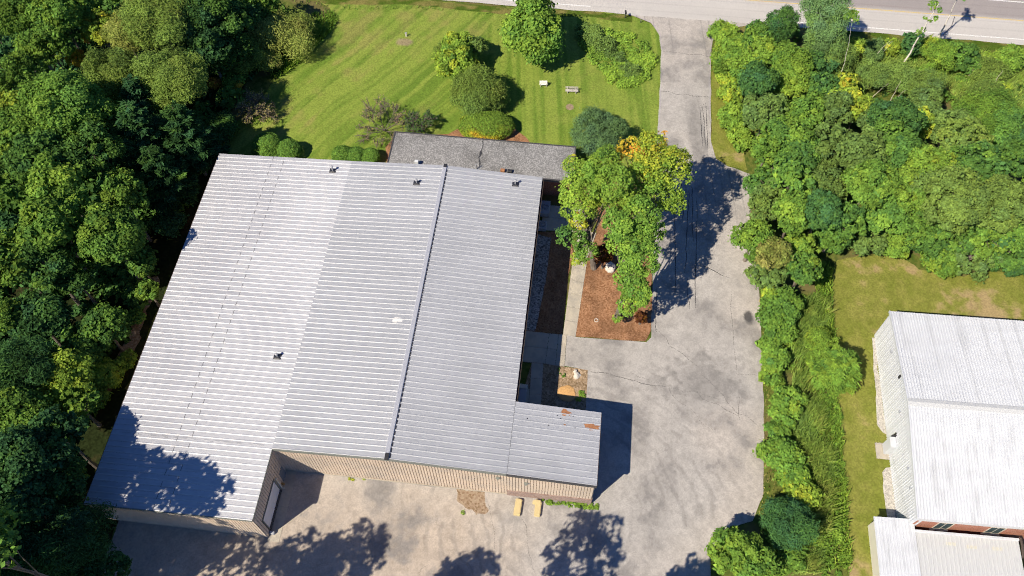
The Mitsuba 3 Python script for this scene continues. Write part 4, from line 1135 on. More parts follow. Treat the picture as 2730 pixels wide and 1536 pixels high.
tree(-58.12, 61.74, 2.97, 12, 'maple', 0.35, 0.37, 'green maple cut by the left edge beside the lumpy one', GW)
tree(-46.27, 61.80, 2.50, 10, 'layer', 0.35, 0.37, 'layered green tree above the tufted one', GW)
tree(-43.29, 66.77, 3.32, 8, 'pine', 0.17, 0.23, 'dark pine close to the upper end of the west wall', GW)
tree(-46.82, 68.48, 2.17, 9, 'pine', 0.15, 0.27, 'dark narrow pine between the two larger pines', GW)
tree(-51.66, 55.73, 3.16, 12, 'maple', 0.39, 0.40, 'green maple below the bright lumpy one', GW)
tree(-45.91, 55.49, 3.32, 10, 'layer', 0.36, 0.39, 'wide layered tree with tufted branches halfway along the west wall', GW)
tree(-55.86, 52.13, 2.83, 11, 'maple', 0.41, 0.37, 'olive green maple cut by the left edge halfway down', GW)
tree(-52.33, 51.98, 2.95, 10, 'maple', 0.27, 0.33, 'dark maple in the shade of the wood halfway down', GW)
tree(-50.49, 52.05, 2.17, 7, 'broad', 0.25, 0.32, 'low dark tree in the gap below the layered tree', GW)
tree(-44.14, 54.87, 1.55, 5, 'broad', 0.35, 0.39, 'small tufted green tree close to the west wall', GW)
tree(-43.13, 52.13, 1.23, 3.5, 'broad', 0.37, 0.39, 'small low tree beside the brown ground at the west wall', GW)
tree(-55.30, 45.65, 1.82, 9, 'broad', 0.35, 0.35, 'green tree cut by the left edge above the dark hollow', GW)
tree(-46.07, 46.05, 2.20, 5, 'broad', 0.32, 0.37, 'green tree below the dark hollow, nearest the middle of the west wall', GW)
tree(-52.99, 46.28, 2.85, 7, 'broad', 0.19, 0.29, 'very dark tree in the hollow of the wood', GW)
tree(-48.03, 43.12, 1.90, 5, 'broad', 0.38, 0.39, 'mid green tree above the yellow green one', GW)
tree(-48.30, 40.14, 2.74, 6, 'broad', 0.52, 0.41, 'yellow green tree low in the wood', GW)
tree(-52.28, 39.79, 3.05, 8, 'willow', 0.15, 0.37, 'blue green feathery tree at the left edge', GW)
tree(-46.38, 36.53, 2.01, 6, 'broad', 0.45, 0.37, 'bright green tree below the yellow green one', GW)
tree(-50.91, 34.65, 2.49, 8, 'broad', 0.36, 0.37, 'green tree at the left edge below the blue green one', GW)
tree(-45.31, 31.62, 2.52, 9, 'broad', 0.19, 0.27, 'dark tree above the lower left end of the roof', GW)
tree(-46.98, 28.60, 3.14, 11, 'maple', 0.17, 0.27, 'very dark maple at the left edge level with the roof shadow', GW)
tree(-43.99, 26.91, 2.33, 9, 'broad', 0.17, 0.25, 'dark tree nearest the lower left corner of the roof', GW)
tree(-46.16, 24.26, 2.76, 10, 'broad', 0.17, 0.25, 'dark broadleaf tree near the bottom left corner', GW)
tree(-42.11, 20.98, 3.08, 8, 'willow', 0.15, 0.31, 'dark blue green feathery tree at the bottom beside the parking lot', GW)
tree(-44.92, 19.72, 2.65, 9, 'broad', 0.19, 0.27, 'dark tree in the bottom left corner', GW)
tree(-38.90, 18.95, 1.94, 6, 'broad', 0.17, 0.29, 'low dark tree at the bottom edge on the rim of the parking lot', GW)
bush(-45.03, 49.94, 1.04, .9, 'leafy', .32, .52, 'small green shrub below the tufted tree at the west wall', 'low shrubs along the west wall')
bush(-46.26, 42.17, 1.73, 1.3, 'leafy', .54, .62, 'bright yellow green shrub near the brown ground at the west wall', 'low shrubs along the west wall')
bush(-44.85, 44.19, 1.12, .8, 'leafy', .48, .5, 'small olive shrub close to the west wall', 'low shrubs along the west wall')
bush(-43.87, 63.58, 1.87, 1.2, 'leafy', .14, .42, 'dark shrub in the gap between the wood and the west wall', 'low shrubs along the west wall')
bush(-47.42, 39.29, 1.52, 1.1, 'leafy', .42, .50, 'green shrub below the bright yellow green one', 'low shrubs along the west wall')
DRYW = [(-44.03, 56.50), (-44.12, 52.46), (-44.44, 47.50), (-45.20, 42.79), (-46.83, 38.32), (-47.76, 39.30), (-47.18, 43.31), (-45.86, 47.51), (-45.45, 51.90), (-45.27, 56.50)]
struct('dry_ground', 'strip of dry brown leaves on the ground along the west wall', sheet(rough(DRYW, .5, .6, 41), .04), 'litter')
rw = np.random.default_rng(77)
wp = Polygon([(-40.71, 82.45), (-41.36, 79.85), (-43.88, 73.09), (-47.50, 56.51), (-50.93, 36.88), (-49.85, 20.01), (-54.72, 20.03), (-82.66, 107.77), (-42.69, 107.55), (-37.44, 97.70), (-39.51, 88.63)])
nw = 0
while nw < 18:
    q_ = np.array([rw.uniform(-85, -25), rw.uniform(18, 110)])
    if not wp.contains(shapely.Point(q_)): continue
    tree(q_[0], q_[1], rw.uniform(1.7, 2.6), rw.uniform(2.5, 4.5), 'broad', rw.uniform(.10, .26), .40, 'low dark leafy tree in the shade under the left wood', 'low trees in the shade of the left wood', 'understorey_tree', nl=24, leaf=.32, dens=.8)
    nw += 1
weeds('undergrowth', 'leafy undergrowth on the floor of the left wood', [(-40.84, 83.20), (-41.08, 79.85), (-43.33, 70.35), (-44.68, 59.49), (-46.42, 45.91), (-47.64, 31.31), (-49.85, 20.01), (-60.40, 20.05), (-92.66, 107.83), (-40.19, 107.54), (-35.64, 97.69), (-39.31, 87.44)], .5, 1.3, .24, .40, seed=5, leaf=.42, h=1.3)
# shrubs between the wood and the lawn
bush(-34.08, 96.98, 3.42, 2.6, 'fine*', .62, .60, 'large brownish olive shrub at the edge of the lawn')
bush(-32.60, 100.01, 1.94, 1.6, 'leafy*', .66, .50, 'small brown shrub beside the bright tall grass')
bush(-38.58, 92.95, 2.89, 2.2, 'fine*', .50, .54, 'olive shrub left of the large brownish one')
bush(-35.17, 92.80, 1.88, 1.4, 'fine*', .58, .56, 'small olive shrub below the large brownish one')
bush(-40.04, 89.73, 1.87, .8, 'leafy', .38, .60, 'low bright green shrub above the grey crabapple')
bush(-42.66, 88.63, 0.94, .8, 'leafy', .86, .55, 'small orange shrub at the edge of the wood')
bush(-39.39, 88.40, 0.87, .7, 'leafy', .82, .45, 'small orange brown shrub above the grey crabapple')
bush(-35.59, 83.46, 3.07, 3.0, 'bare*', .82, .60, 'grey brown crabapple with bare twigs at the left of the lawn', name='crabapple_tree', dens=.75)
bush(-39.75, 79.57, 1.88, 1.5, 'fine', .22, .45, 'dark green shrub beside the top left corner of the warehouse')
blades('tall_grass', 'bright green tall grass along the left edge of the lawn', [(-30.50, 104.72), (-27.56, 104.89), (-26.49, 102.90), (-27.26, 100.42), (-30.72, 94.28), (-33.97, 90.20), (-35.19, 90.61), (-32.83, 96.82), (-31.77, 101.15)], 90, .95, .50, .64, lean=(.1, -.25), catg='grass', seed=3)
blades('tall_grass', 'fringe of tall grass along the ditch by the road', [(-36.58, 108.45), (-30.21, 107.48), (-28.18, 105.99), (-15.18, 106.10), (-2.76, 104.21), (-2.76, 103.67), (-15.13, 105.37), (-28.08, 105.08), (-31.30, 106.19)], 10, .5, .42, .5, lean=(.1, 0), catg='grass', seed=4)

# ------------------------------------------------------------------ shrubs and trees of the lawn
tree(3.02, 94.29, 3.82, 4.8, 'broad', .42, .60, 'round bright green tree standing alone on the lawn by the road', None, rzf=1.25, nl=60, lf=.30, leaf=.24)
tree(-7.59, 90.36, 2.72, 2.8, 'broad', .50, .54, 'yellow green lawn tree with yellowing leaves at its lower left', None, name='lawn_tree', rzf=1.0, hv=.08, leaf=.2)
tree(-7.69, 94.05, 1.93, 3.0, 'broad', .50, .62, 'bright yellow green lawn tree behind the yellowing one', None, name='lawn_tree', rzf=.95, leaf=.2)
tree(-5.40, 93.98, 1.69, 2.6, 'broad*', .34, .42, 'dark dull green lawn tree right of the yellowing one', None, name='lawn_tree', rzf=1.0, leaf=.2)
bush(-4.51, 84.74, 3.33, 2.0, 'fine*', .44, .44, 'round olive shrub with a brownish patch on the lawn', None, rzf=.9, nl=60, lf=.3)
bush(-3.35, 79.87, 4.03, 1.3, 'clipped', .46, .42, 'clipped oval hedge turning orange at its left', None, name='hedge', ry=.62, rzf=.5, turn=.6)
bush(-17.66, 80.09, 4.05, 2.4, 'bare*', .9, .50, 'bare purplish brown crabapple left of the flat gravel roof', None, name='crabapple_tree', dens=.45)
bush(-12.69, 80.52, 2.59, 1.6, 'bare', .22, .46, 'dark green spreading shrub right of the bare crabapple', None, dens=1.0)
bush(11.52, 77.09, 3.30, 2.2, 'fine*', .10, .52, 'blue green spreading conifer shrub at the end of the flat roof', None, nl=64, lf=.26)
bush(-10.18, 95.53, 0.80, .6, 'fine*', .5, .5, 'small grey green shrub left of the lawn trees')
bush(-33.14, 76.37, 2.16, 1.5, 'clipped', .36, .56, 'left clipped round shrub at the top edge of the warehouse roof', 'clipped round shrubs behind the warehouse', leaf=.13)
bush(-30.13, 75.76, 1.81, 1.3, 'clipped', .34, .54, 'second clipped round shrub from the left behind the warehouse roof', 'clipped round shrubs behind the warehouse', leaf=.13)
bush(-22.81, 74.98, 1.55, 1.1, 'clipped', .36, .52, 'clipped round shrub left of the pair by the flat roof corner', 'clipped round shrubs behind the warehouse', leaf=.13)
bush(-20.97, 74.83, 1.44, 1.1, 'clipped', .34, .54, 'clipped round shrub in the middle of the three by the flat roof corner', 'clipped round shrubs behind the warehouse', leaf=.13)
bush(-19.02, 74.68, 1.38, 1.1, 'clipped', .36, .54, 'clipped round shrub nearest the flat roof corner', 'clipped round shrubs behind the warehouse', leaf=.13)
WILD = [(11.16, 99.60), (12.94, 99.15), (15.40, 99.84), (18.35, 98.95), (20.56, 96.70), (20.83, 93.18), (19.99, 90.32), (18.41, 88.73), (16.38, 88.50), (14.46, 89.95), (12.59, 92.81), (10.42, 96.59)]
weeds('wildflower_patch', 'bright green overgrown patch of tall weeds on the lawn', WILD, 2.2, .75, .48, .66, seed=21, leaf=.16, h=.7, catg='weeds')
weeds('wildflower_patch', 'grey green band of weeds across the overgrown patch', [(10.01, 100.92), (12.39, 100.03), (14.37, 97.85), (16.78, 94.03), (18.58, 90.73), (17.64, 89.93), (15.44, 91.56), (12.75, 95.73), (10.21, 98.74)], 2.4, .8, .30, .45, True, seed=22, leaf=.15, h=1.15, catg='weeds')

# ------------------------------------------------------------------ tall trees of the mulch bed
MA, MBp, MC = (10.24, 57.09), (13.34, 58.75), (12.69, 50.09)


def big(base, crowns, label, hue, val, r0, extra):
    rng = seedrng()
    k = thing('shade_tree', label, 'tree', 'tall trees in the mulch bed')
    L = Leaves(); ends = []
    for (cx, cy, R, cz, h, a) in crowns:
        lc, lr = lobed(L, (cx, cy, cz), R, R * .9, rng, h, val, leaf=.15, nl=int(16 + 9 * R), lf=.32, autumn=a, dens=extra, zmin=-.6)
        ends += [lc[i] for i in rng.permutation(len(lc))[:5]]
    L.put('crown', LEAF, k)
    top = np.mean([[c[0], c[1], c[3] - .2] for c in crowns], 0)
    b = np.array([*base, 0])
    ms = [tube([b, b + (top - b) * .3, b + (top - b) * .65, top], [r0 * 1.4, r0, r0 * .7, r0 * .3], 9)]
    for c in crowns:
        s_ = b + (top - b) * rng.uniform(.45, .7)
        ms.append(tube([s_, (s_ + np.array([c[0], c[1], c[3]])) / 2 + [0, 0, .4], [c[0], c[1], c[3]]], [r0 * .5, r0 * .35, r0 * .15], 6))
    for e_ in ends:
        s_ = b + (top - b) * rng.uniform(.5, .95)
        ms.append(tube([s_, (s_ + e_) / 2 + [0, 0, .3], e_], [r0 * .3, r0 * .2, .03], 4))
    put('trunk', cat(*ms), 'bark', k)


def cr(p, R, z, h, a=0.0):
    return (p[0], p[1], R, z, h, a)


big(MA, [cr((9.11, 59.80), 2.6, 14, 0.45), cr((11.14, 58.14), 2.3, 15, 0.47), cr((8.26, 58.43), 2.6, 12.5, 0.49), cr((7.16, 63.80), 1.1, 12, 0.57), cr((10.40, 61.14), 1.9, 15.5, 0.45), cr((7.54, 56.92), 1.0, 10, 0.72), cr((6.85, 55.40), 1.6, 9, 0.31), cr((8.75, 54.30), 1.3, 8, 0.39), cr((7.74, 53.98), .9, 7, 0.57)],
    'left shade tree of the mulch bed with some golden clusters', .46, .57, .30, .52)
big(MBp, [cr((16.09, 62.67), 2.7, 14, 0.61), cr((13.91, 63.87), 1.5, 14, 0.82), cr((16.59, 64.92), 1.4, 14.5, 0.74), cr((17.76, 61.20), 2.4, 14, 0.57), cr((15.06, 60.46), 2.2, 13.5, 0.49), cr((16.87, 58.96), 2.2, 12.5, 0.49), cr((19.27, 62.66), 1.6, 13.5, 0.53), cr((18.23, 58.20), 1.6, 12, 0.49), cr((13.57, 58.02), 1.7, 13, 0.47), cr((11.95, 57.19), 1.5, 13, 0.45)],
    'upper shade tree with orange turning leaves overhanging the driveway', .48, .56, .30, .36)
big(MC, [cr((11.80, 53.45), 1.9, 14, 0.39), cr((14.02, 54.24), 2.1, 14, 0.40), cr((13.12, 52.30), 2.0, 13, 0.39), cr((15.51, 53.98), 1.4, 12.5, 0.39), cr((14.16, 50.95), 2.0, 11.5, 0.37), cr((13.12, 49.65), 1.7, 9.5, 0.41), cr((14.02, 48.44), 1.5, 8.5, 0.41, .05), cr((13.19, 47.50), 1.3, 7.5, 0.45, .1), cr((12.31, 48.57), .5, 2.2, 0.45)],
    'lower bright green shade tree at the right edge of the mulch bed', .45, .62, .28, .62)
tree(11.28, 57.08, 1.27, 3.2, 'broad', 1.0, .0, 'small dark red leaved tree by the boulder in the mulch bed', None, name='red_leaved_tree', dens=.7)
tree(15.28, 49.06, 0.72, 1.6, 'broad', 1.0, .0, 'small dark red shrub at the lower corner of the mulch bed', None, name='red_leaved_tree', dens=.8)

# ------------------------------------------------------------------ the thicket right of the driveway
GT = 'trees of the thicket right of the driveway'
bush(31.97, 97.87, 2.18, .9, 'leafy', .50, .62, 'bright viny shrub at the corner of driveway and road', 'viny shrubs along the driveway')
bush(33.21, 95.32, 2.27, 1.2, 'leafy', .46, .56, 'viny shrub second from the road corner', 'viny shrubs along the driveway')
bush(31.46, 93.10, 1.87, .8, 'leafy', .48, .60, 'low viny shrub at the driveway below the corner', 'viny shrubs along the driveway')
bush(31.31, 89.44, 1.59, .8, 'leafy', .54, .62, 'yellow green viny shrub halfway down the driveway edge', 'viny shrubs along the driveway')
bush(31.23, 85.80, 1.68, .9, 'leafy', .55, .62, 'yellow green viny shrub below the halfway one', 'viny shrubs along the driveway')
bush(32.85, 91.01, 2.59, 1.6, 'leafy', .42, .52, 'green shrub behind the low viny one', 'viny shrubs along the driveway')
bush(31.15, 80.97, 1.98, 1.2, 'leafy', .44, .58, 'bright green shrub above the worn grass strip', 'viny shrubs along the driveway')
bush(31.35, 77.50, 1.72, 1.0, 'leafy', .48, .54, 'olive green shrub at the worn grass strip', 'viny shrubs along the driveway')
tree(35.77, 94.36, 2.24, 4, 'broad', 0.30, 0.47, 'dark green pointed tree at the road end of the thicket', GT, rzf=1.3)
tree(39.07, 95.50, 2.53, 4, 'willow', 0.21, 0.56, 'green feathery tree between the pointed tree and the grey willow', GT, rzf=1.1)
tree(35.38, 90.45, 2.56, 4, 'broad', 0.44, 0.60, 'green tree below the pointed tree', GT)
tree(44.71, 94.51, 3.28, 6, 'willow*', 0.15, 0.82, 'large grey green willow at the road', GT, rzf=1.0)
tree(44.74, 92.66, 2.90, 4, 'willow*', 0.19, 0.70, 'lower grey green willow below the large one', GT)
tree(46.47, 91.09, 2.66, 2.6, 'willow*', 0.39, 0.54, 'olive feathery bush tree under the willows', GT)
tree(38.66, 87.90, 2.78, 4, 'broad', 0.43, 0.51, 'yellowish green tree in the upper middle of the thicket', GT)
tree(42.90, 88.93, 2.47, 3, 'broad', 0.22, 0.54, 'mid green tree left of the olive feathery one', GT)
tree(33.44, 83.23, 2.78, 5, 'broad', 0.15, 0.54, 'deep green tree behind the yellow green viny shrubs', GT)
tree(38.78, 84.81, 2.50, 4, 'broad', 0.44, 0.55, 'olive yellow tree in the upper middle of the thicket', GT)
tree(42.68, 84.49, 2.64, 4, 'broad', 0.26, 0.57, 'olive green tree left of the yellow tree', GT)
tree(46.60, 84.32, 1.58, 4, 'broad', 0.61, 0.56, 'small yellow tree above the large yellow one', GT)
tree(44.71, 80.07, 2.58, 5, 'broad', 0.61, 0.57, 'large yellow tree in the middle of the thicket', GT)
tree(45.95, 78.09, 2.10, 4.5, 'broad', 0.61, 0.46, 'dull yellow tree right of the large yellow one', GT)
tree(49.13, 78.84, 1.31, 4, 'broad', 0.61, 0.51, 'small yellow tree beside the dead branches', GT)
tree(51.53, 87.93, 2.15, 2.4, 'willow*', 0.36, 0.62, 'pale olive flat topped tree left of the dark hollow', GT, rzf=.5)
tree(55.07, 87.60, 2.17, 2.4, 'willow*', 0.36, 0.64, 'pale olive flat topped tree right of the dark hollow', GT, rzf=.5)
tree(57.91, 85.73, 2.17, 2, 'willow*', 0.37, 0.56, 'olive feathery bush tree right of the flat topped pair', GT)
tree(56.90, 81.72, 2.35, 4, 'broad*', 0.29, 0.48, 'bright yellow green tree above the tall yellow one', GT)
tree(54.06, 76.95, 2.50, 5, 'broad', 0.61, 0.69, 'tall yellow tree in the right middle of the thicket', GT)
tree(42.19, 77.36, 2.53, 5, 'broad*', 0.26, 0.41, 'green tree below the large yellow tree', GT)
tree(33.48, 77.03, 3.12, 6, 'broad*', 0.33, 0.50, 'large green tree above the worn grass strip', GT)
tree(38.81, 76.44, 3.04, 6, 'maple', 0.42, 0.54, 'large green maple in the left middle of the thicket', GT)
tree(34.91, 72.13, 3.24, 7, 'maple', 0.33, 0.55, 'large bright green maple right of the worn grass strip', GT)
tree(47.56, 75.23, 2.54, 5, 'broad*', 0.30, 0.48, 'olive green tree below the dead branches', GT)
tree(49.36, 74.22, 3.43, 7, 'layer', 0.25, 0.49, 'dark green layered tree left of the tall yellow tree', GT)
tree(61.61, 91.66, 2.12, 2.6, 'willow', 0.47, 0.64, 'round yellow green bush tree by the road', GT, rzf=.9)
tree(59.36, 94.74, 2.01, 1.6, 'broad', 0.17, 0.55, 'dark green bush tree at the foot of the leaning birch', GT)
tree(65.46, 91.85, 2.43, 1.8, 'broad', 0.30, 0.53, 'olive green bush tree right of the round yellow green one', GT)
tree(58.18, 76.01, 3.25, 5, 'broad*', 0.35, 0.51, 'green tree right of the tall yellow tree', GT)
tree(58.21, 72.23, 3.29, 6, 'maple*', 0.41, 0.55, 'yellow green maple in the right of the thicket', GT)
tree(65.52, 78.99, 3.55, 2.2, 'willow', 0.37, 0.54, 'dull green feathery tree toward the right edge', GT)
tree(67.39, 75.89, 3.39, 3, 'broad', 0.21, 0.58, 'dull green tree at the right edge', GT)
tree(32.69, 70.88, 2.49, 5, 'broad', 0.36, 0.53, 'bright tree at the lower end of the worn grass strip', GT)
tree(36.03, 69.68, 2.80, 6, 'broad', 0.31, 0.54, 'green tree below the large bright maple', GT)
tree(40.40, 70.44, 3.05, 7, 'layer*', 0.34, 0.41, 'green layered tree in the centre of the thicket', GT)
tree(43.56, 68.79, 2.94, 7, 'maple*', 0.28, 0.43, 'yellowish green maple in the centre of the thicket', GT)
tree(48.27, 69.75, 3.12, 7, 'layer', 0.29, 0.52, 'green layered tree below the dark layered one', GT)
tree(51.45, 66.32, 3.52, 8, 'layer', 0.47, 0.59, 'bright yellow green layered tree left of the dark one', GT)
tree(57.40, 66.29, 4.17, 8, 'layer', 0.28, 0.53, 'large dark green layered tree at the right', GT)
tree(62.86, 67.42, 3.38, 7, 'layer', 0.27, 0.44, 'dark green layered tree cut by the right edge', GT)
tree(31.91, 66.97, 2.32, 5, 'broad', 0.26, 0.57, 'bright tree where the driveway widens', GT)
tree(34.06, 64.41, 2.79, 7, 'maple', 0.33, 0.64, 'green maple behind the bright tree at the widening', GT)
tree(38.44, 64.39, 3.04, 7, 'layer*', 0.37, 0.47, 'green layered tree in the lower middle of the thicket', GT)
tree(42.91, 63.08, 3.04, 8, 'maple', 0.38, 0.57, 'yellow green maple in the lower middle of the thicket', GT)
tree(47.31, 62.46, 3.19, 8, 'layer', 0.46, 0.52, 'mid green layered tree in the lower right of the thicket', GT)
tree(31.25, 62.89, 2.27, 5, 'broad*', 0.37, 0.45, 'yellowish green tree at the edge of the parking lot', GT)
tree(33.73, 59.88, 2.72, 7, 'maple', 0.42, 0.58, 'bright green maple above the brown tinged tree', GT)
tree(36.82, 59.86, 2.65, 7, 'maple', 0.20, 0.59, 'deep green maple above the lawn corner', GT)
tree(40.15, 59.85, 2.78, 7, 'layer', 0.33, 0.55, 'green layered tree above the lawn corner', GT)
tree(45.15, 60.70, 2.98, 5, 'maple', 0.32, 0.68, 'bright yellow green maple over the back of the dry lawn', GT)
tree(51.71, 60.05, 3.93, 9, 'layer*', 0.41, 0.50, 'largest bright yellow green layered tree at the right', GT)
tree(57.00, 59.74, 3.69, 9, 'layer*', 0.43, 0.45, 'green layered tree right of the largest bright one', GT)
tree(49.27, 59.85, 3.14, 4.5, 'layer', 0.39, 0.53, 'green layered tree hanging over the dry lawn', GT)
tree(52.75, 58.35, 3.59, 4.5, 'layer', 0.35, 0.53, 'yellow green layered tree hanging over the dry lawn', GT)
tree(57.16, 58.56, 3.65, 5, 'layer', 0.37, 0.58, 'bright layered tree at the right above the bare corner of the lawn', GT)
tree(61.33, 59.14, 3.50, 5, 'layer', 0.32, 0.61, 'green layered tree cut by the right edge above the dry lawn', GT)
tree(55.81, 56.55, 2.76, 3, 'layer*', 0.30, 0.50, 'lowest layered tree of the thicket over the dry lawn', GT)
tree(52.63, 56.49, 2.19, 2.5, 'layer', 0.37, 0.55, 'small layered tree at the lower rim of the thicket', GT)
tree(60.31, 57.00, 2.71, 3, 'layer', 0.28, 0.49, 'layered tree at the lower right rim of the thicket', GT)
tree(47.58, 58.92, 1.74, 2, 'broad', 0.41, 0.64, 'small bright tree beside the bare ground at the lawn', GT)
tree(44.72, 59.70, 2.16, 2.2, 'broad*', 0.28, 0.51, 'small green tree above the bare ground at the lawn', GT)
tree(39.46, 59.46, 2.11, 3, 'broad', 0.33, 0.51, 'green tree at the top of the bright grass strip', GT)
tree(34.82, 57.21, 2.13, 5, 'broad', 0.51, 0.58, 'yellow green tree right of the brown tinged one', GT)
tree(29.28, 58.10, 2.92, 4, 'broad', 0.35, 0.53, 'round tree overhanging the parking lot with brown tinged leaves', GT, nl=70, lf=.27)
tree(30.82, 55.11, 2.26, 6, 'broad*', .70, .36, 'brownish tree right of the one overhanging the parking lot', GT)
tree(30.75, 54.25, 2.30, 3, 'broad*', 0.34, 0.47, 'lower tree overhanging the parking lot', GT)
tree(34.26, 53.59, 2.20, 4, 'broad', 0.36, 0.53, 'dull green tree left of the bright grass strip', GT)
tree(31.05, 52.17, 1.00, 2, 'broad', 0.61, 0.57, 'small yellow tree at the edge of the parking lot', GT)
weeds('undergrowth', 'leafy undergrowth between the trees of the thicket', [(33.41, 99.04), (40.63, 99.01), (60.20, 95.48), (75.95, 93.72), (81.84, 89.60), (70.12, 56.58), (50.44, 57.26), (44.14, 60.31), (40.35, 59.11), (35.33, 59.13), (31.58, 64.11), (32.28, 72.03), (31.82, 79.85), (32.35, 87.47)], .18, .8, .34, .40, seed=6, leaf=.28, h=.7)
weeds('roadside_weeds', 'low bright weeds in the meadow between thicket and road', [(50.52, 97.40), (60.50, 96.66), (69.63, 95.26), (77.42, 93.71), (74.51, 84.91), (65.23, 84.19), (62.92, 88.10), (59.56, 92.97), (52.52, 93.01)], .35, .6, .46, .52, seed=8, leaf=.17, h=.5, catg='weeds')
blades('meadow_grass', 'dull green meadow grass between the bushes right of the thicket', [(49.85, 97.06), (59.27, 96.50), (69.58, 95.09), (80.66, 92.86), (76.09, 79.63), (64.79, 82.67), (62.20, 89.70), (51.17, 92.19)], 60, .8, .50, .66, True, lean=(.3, .25), catg='grass', seed=9)
bush(70.28, 86.63, 1.08, .8, 'leafy', .56, .58, 'small round yellow green shrub alone in the meadow')
bush(51.58, 95.32, 1.45, .8, 'leafy', .52, .60, 'bright green shrub by the road right of the willows')
bush(53.31, 94.42, 1.45, 1.0, 'fine*', .22, .5, 'grey green shrub by the road right of the bright one')
bush(56.00, 95.30, 1.34, .8, 'leafy', .54, .56, 'bright green shrub left of the white birch')
bush(73.29, 92.36, 2.37, .9, 'leafy', .44, .54, 'low green shrub in the meadow at the right edge')
bush(68.71, 89.84, 2.03, 1.0, 'fine*', .46, .48, 'olive shrub in the meadow below the road')
bush(66.60, 83.45, 2.74, 1.4, 'fine*', .38, .44, 'dull green shrub at the lower end of the meadow')


def birch(base, h, dx, dy, r, label, tufts, hue, val, group='pale trunks in the thicket', mat_='birch_bark'):
    rng = seedrng()
    k = thing('birch_tree', label, 'tree', group)
    b = np.array([*base, 0.0])
    path = np.array([b + [dx * t ** 1.3, dy * t ** 1.3, h * t] for t in np.linspace(0, 1, 9)]) + np.r_[[[0, 0, 0]], rng.normal(0, .05, (8, 3))]
    ms = [tube(path, np.linspace(r, r * .25, 9), 7)]
    L = Leaves()
    for (t, R, n_) in tufts:
        p = b + [dx * t ** 1.3, dy * t ** 1.3, h * t]
        for _ in range(n_):
            a = rng.uniform(0, 6.28); l = R * rng.uniform(.5, 1)
            e_ = p + np.array([math.cos(a) * l, math.sin(a) * l, l * .8])
            ms.append(tube([p, (p + e_) / 2 + [0, 0, .1], e_], [r * .35, r * .22, .012], 4))
            lobed(L, e_, R * .42, R * .36, rng, hue, val, leaf=.17, nl=5, lf=.6, dens=.55)
    put('trunk', cat(*ms), mat_, k)
    if L.v: L.put('crown', LEAF, k)


birch((57.36, 91.67), 11.5, .6, .2, .15, 'tall pale birch trunk with a sparse top reaching the road', [(.55, .9, 2), (.75, .8, 3), (.92, 1.0, 4)], .42, .55)
birch((64.61, 98.18), 8.6, -.6, -.2, .14, 'second pale birch trunk at the road with a small green top', [(.85, .9, 4), (.97, .9, 5)], .42, .56)
birch((47.26, 88.02), 12.5, -2.2, -.2, .06, 'thin pale stem with a small crown high over the road', [(.97, 1.0, 7)], .42, .5)
for i, (p, h, dx, dy, lb) in enumerate((((53.02, 92.60), 3.6, 1.6, .9, 'dead white stem leaning over the meadow left of the birch'), ((54.26, 93.42), 3.0, 1.2, .8, 'shorter dead white stem beside the leaning one'), ((45.83, 97.25), 3.2, .2, -.2, 'dead pale stem at the left of the grey willow'),
                                     ((52.91, 83.49), 4.2, 1.3, -.3, 'long dead grey branch below the dark hollow'), ((51.75, 85.80), 3.5, .9, -.6, 'dead grey branch left of the long one below the dark hollow'), ((53.98, 84.86), 3.8, .2, .4, 'dead grey branch standing in the dark hollow'),
                                     ((66.13, 89.28), 2.6, .9, .6, 'dead grey stem in the meadow'), ((68.99, 87.28), 2.8, .8, .9, 'dead grey stem near the small yellow green shrub'))):
    birch(p, h, dx, dy, .07, lb, [(.6, .9, 2), (.85, .6, 2)] if 0 else [], .4, .4, 'dead stems in the thicket', 'deadwood')
lg = tube([[*(54.26, 89.90), .9], [*(58.16, 87.49), 1.3]], [.15, .10], 7)
tag(put('fallen_trunk', lg, 'birch_bark'), 'pale fallen trunk lying across the dark hollow in the thicket', 'fallen trunk')
sg = (65.45, 98.61)
tag(put('snag', tube([[sg[0], sg[1], 0], [sg[0] + 1.2, sg[1] + 1.1, .9], [sg[0] + 1.25, sg[1] + 1.6, 2.0], [sg[0] + 1.22, sg[1] + 1.6, 2.1]], [.06, .05, .04, .1], 6), 'trim_dark'), 'dark bent dead sapling leaning over the road by the second birch', 'sapling')

# ------------------------------------------------------------------ the strip of shrubs between parking lot and dry lawn
GS = 'shrubs between the parking lot and the dry lawn'
bush(32.23, 50.40, 2.29, 1.8, 'leafy', .34, .55, 'large green shrub at the upper end of the strip by the parking lot', GS)
bush(31.12, 47.87, 1.97, 1.5, 'leafy', .36, .56, 'green shrub below the large one at the upper end of the strip', GS)
bush(30.09, 45.70, 1.46, 1.2, 'leafy', .38, .55, 'green shrub at the parking lot left of the dark reeds', GS)
bush(30.07, 43.73, 1.55, 1.1, 'leafy', .42, .57, 'bright green shrub at the parking lot level with the upper reeds', GS)
bush(29.62, 41.80, 1.25, .9, 'leafy', .46, .52, 'olive green shrub at the parking lot edge with dry grass', GS)
bush(31.02, 38.35, 1.71, 1.2, 'leafy', .42, .60, 'bright green shrub above the middle of the strip', GS)
bush(29.96, 36.52, 1.41, 1.0, 'leafy', .40, .58, 'green shrub in the middle of the strip at the parking lot', GS)
bush(29.20, 34.78, 1.21, .9, 'leafy', .36, .52, 'small darker shrub in the middle of the strip', GS)
bush(28.91, 32.08, 1.93, 1.4, 'leafy', .41, .60, 'large bright shrub below the middle of the strip', GS)
bush(29.79, 29.92, 1.74, 1.2, 'leafy', .42, .58, 'bright shrub right of the bare ground at the parking lot', GS)
bush(30.26, 27.88, 1.73, 1.2, 'leafy', .54, .54, 'yellowish shrub near the lower end of the strip', GS)
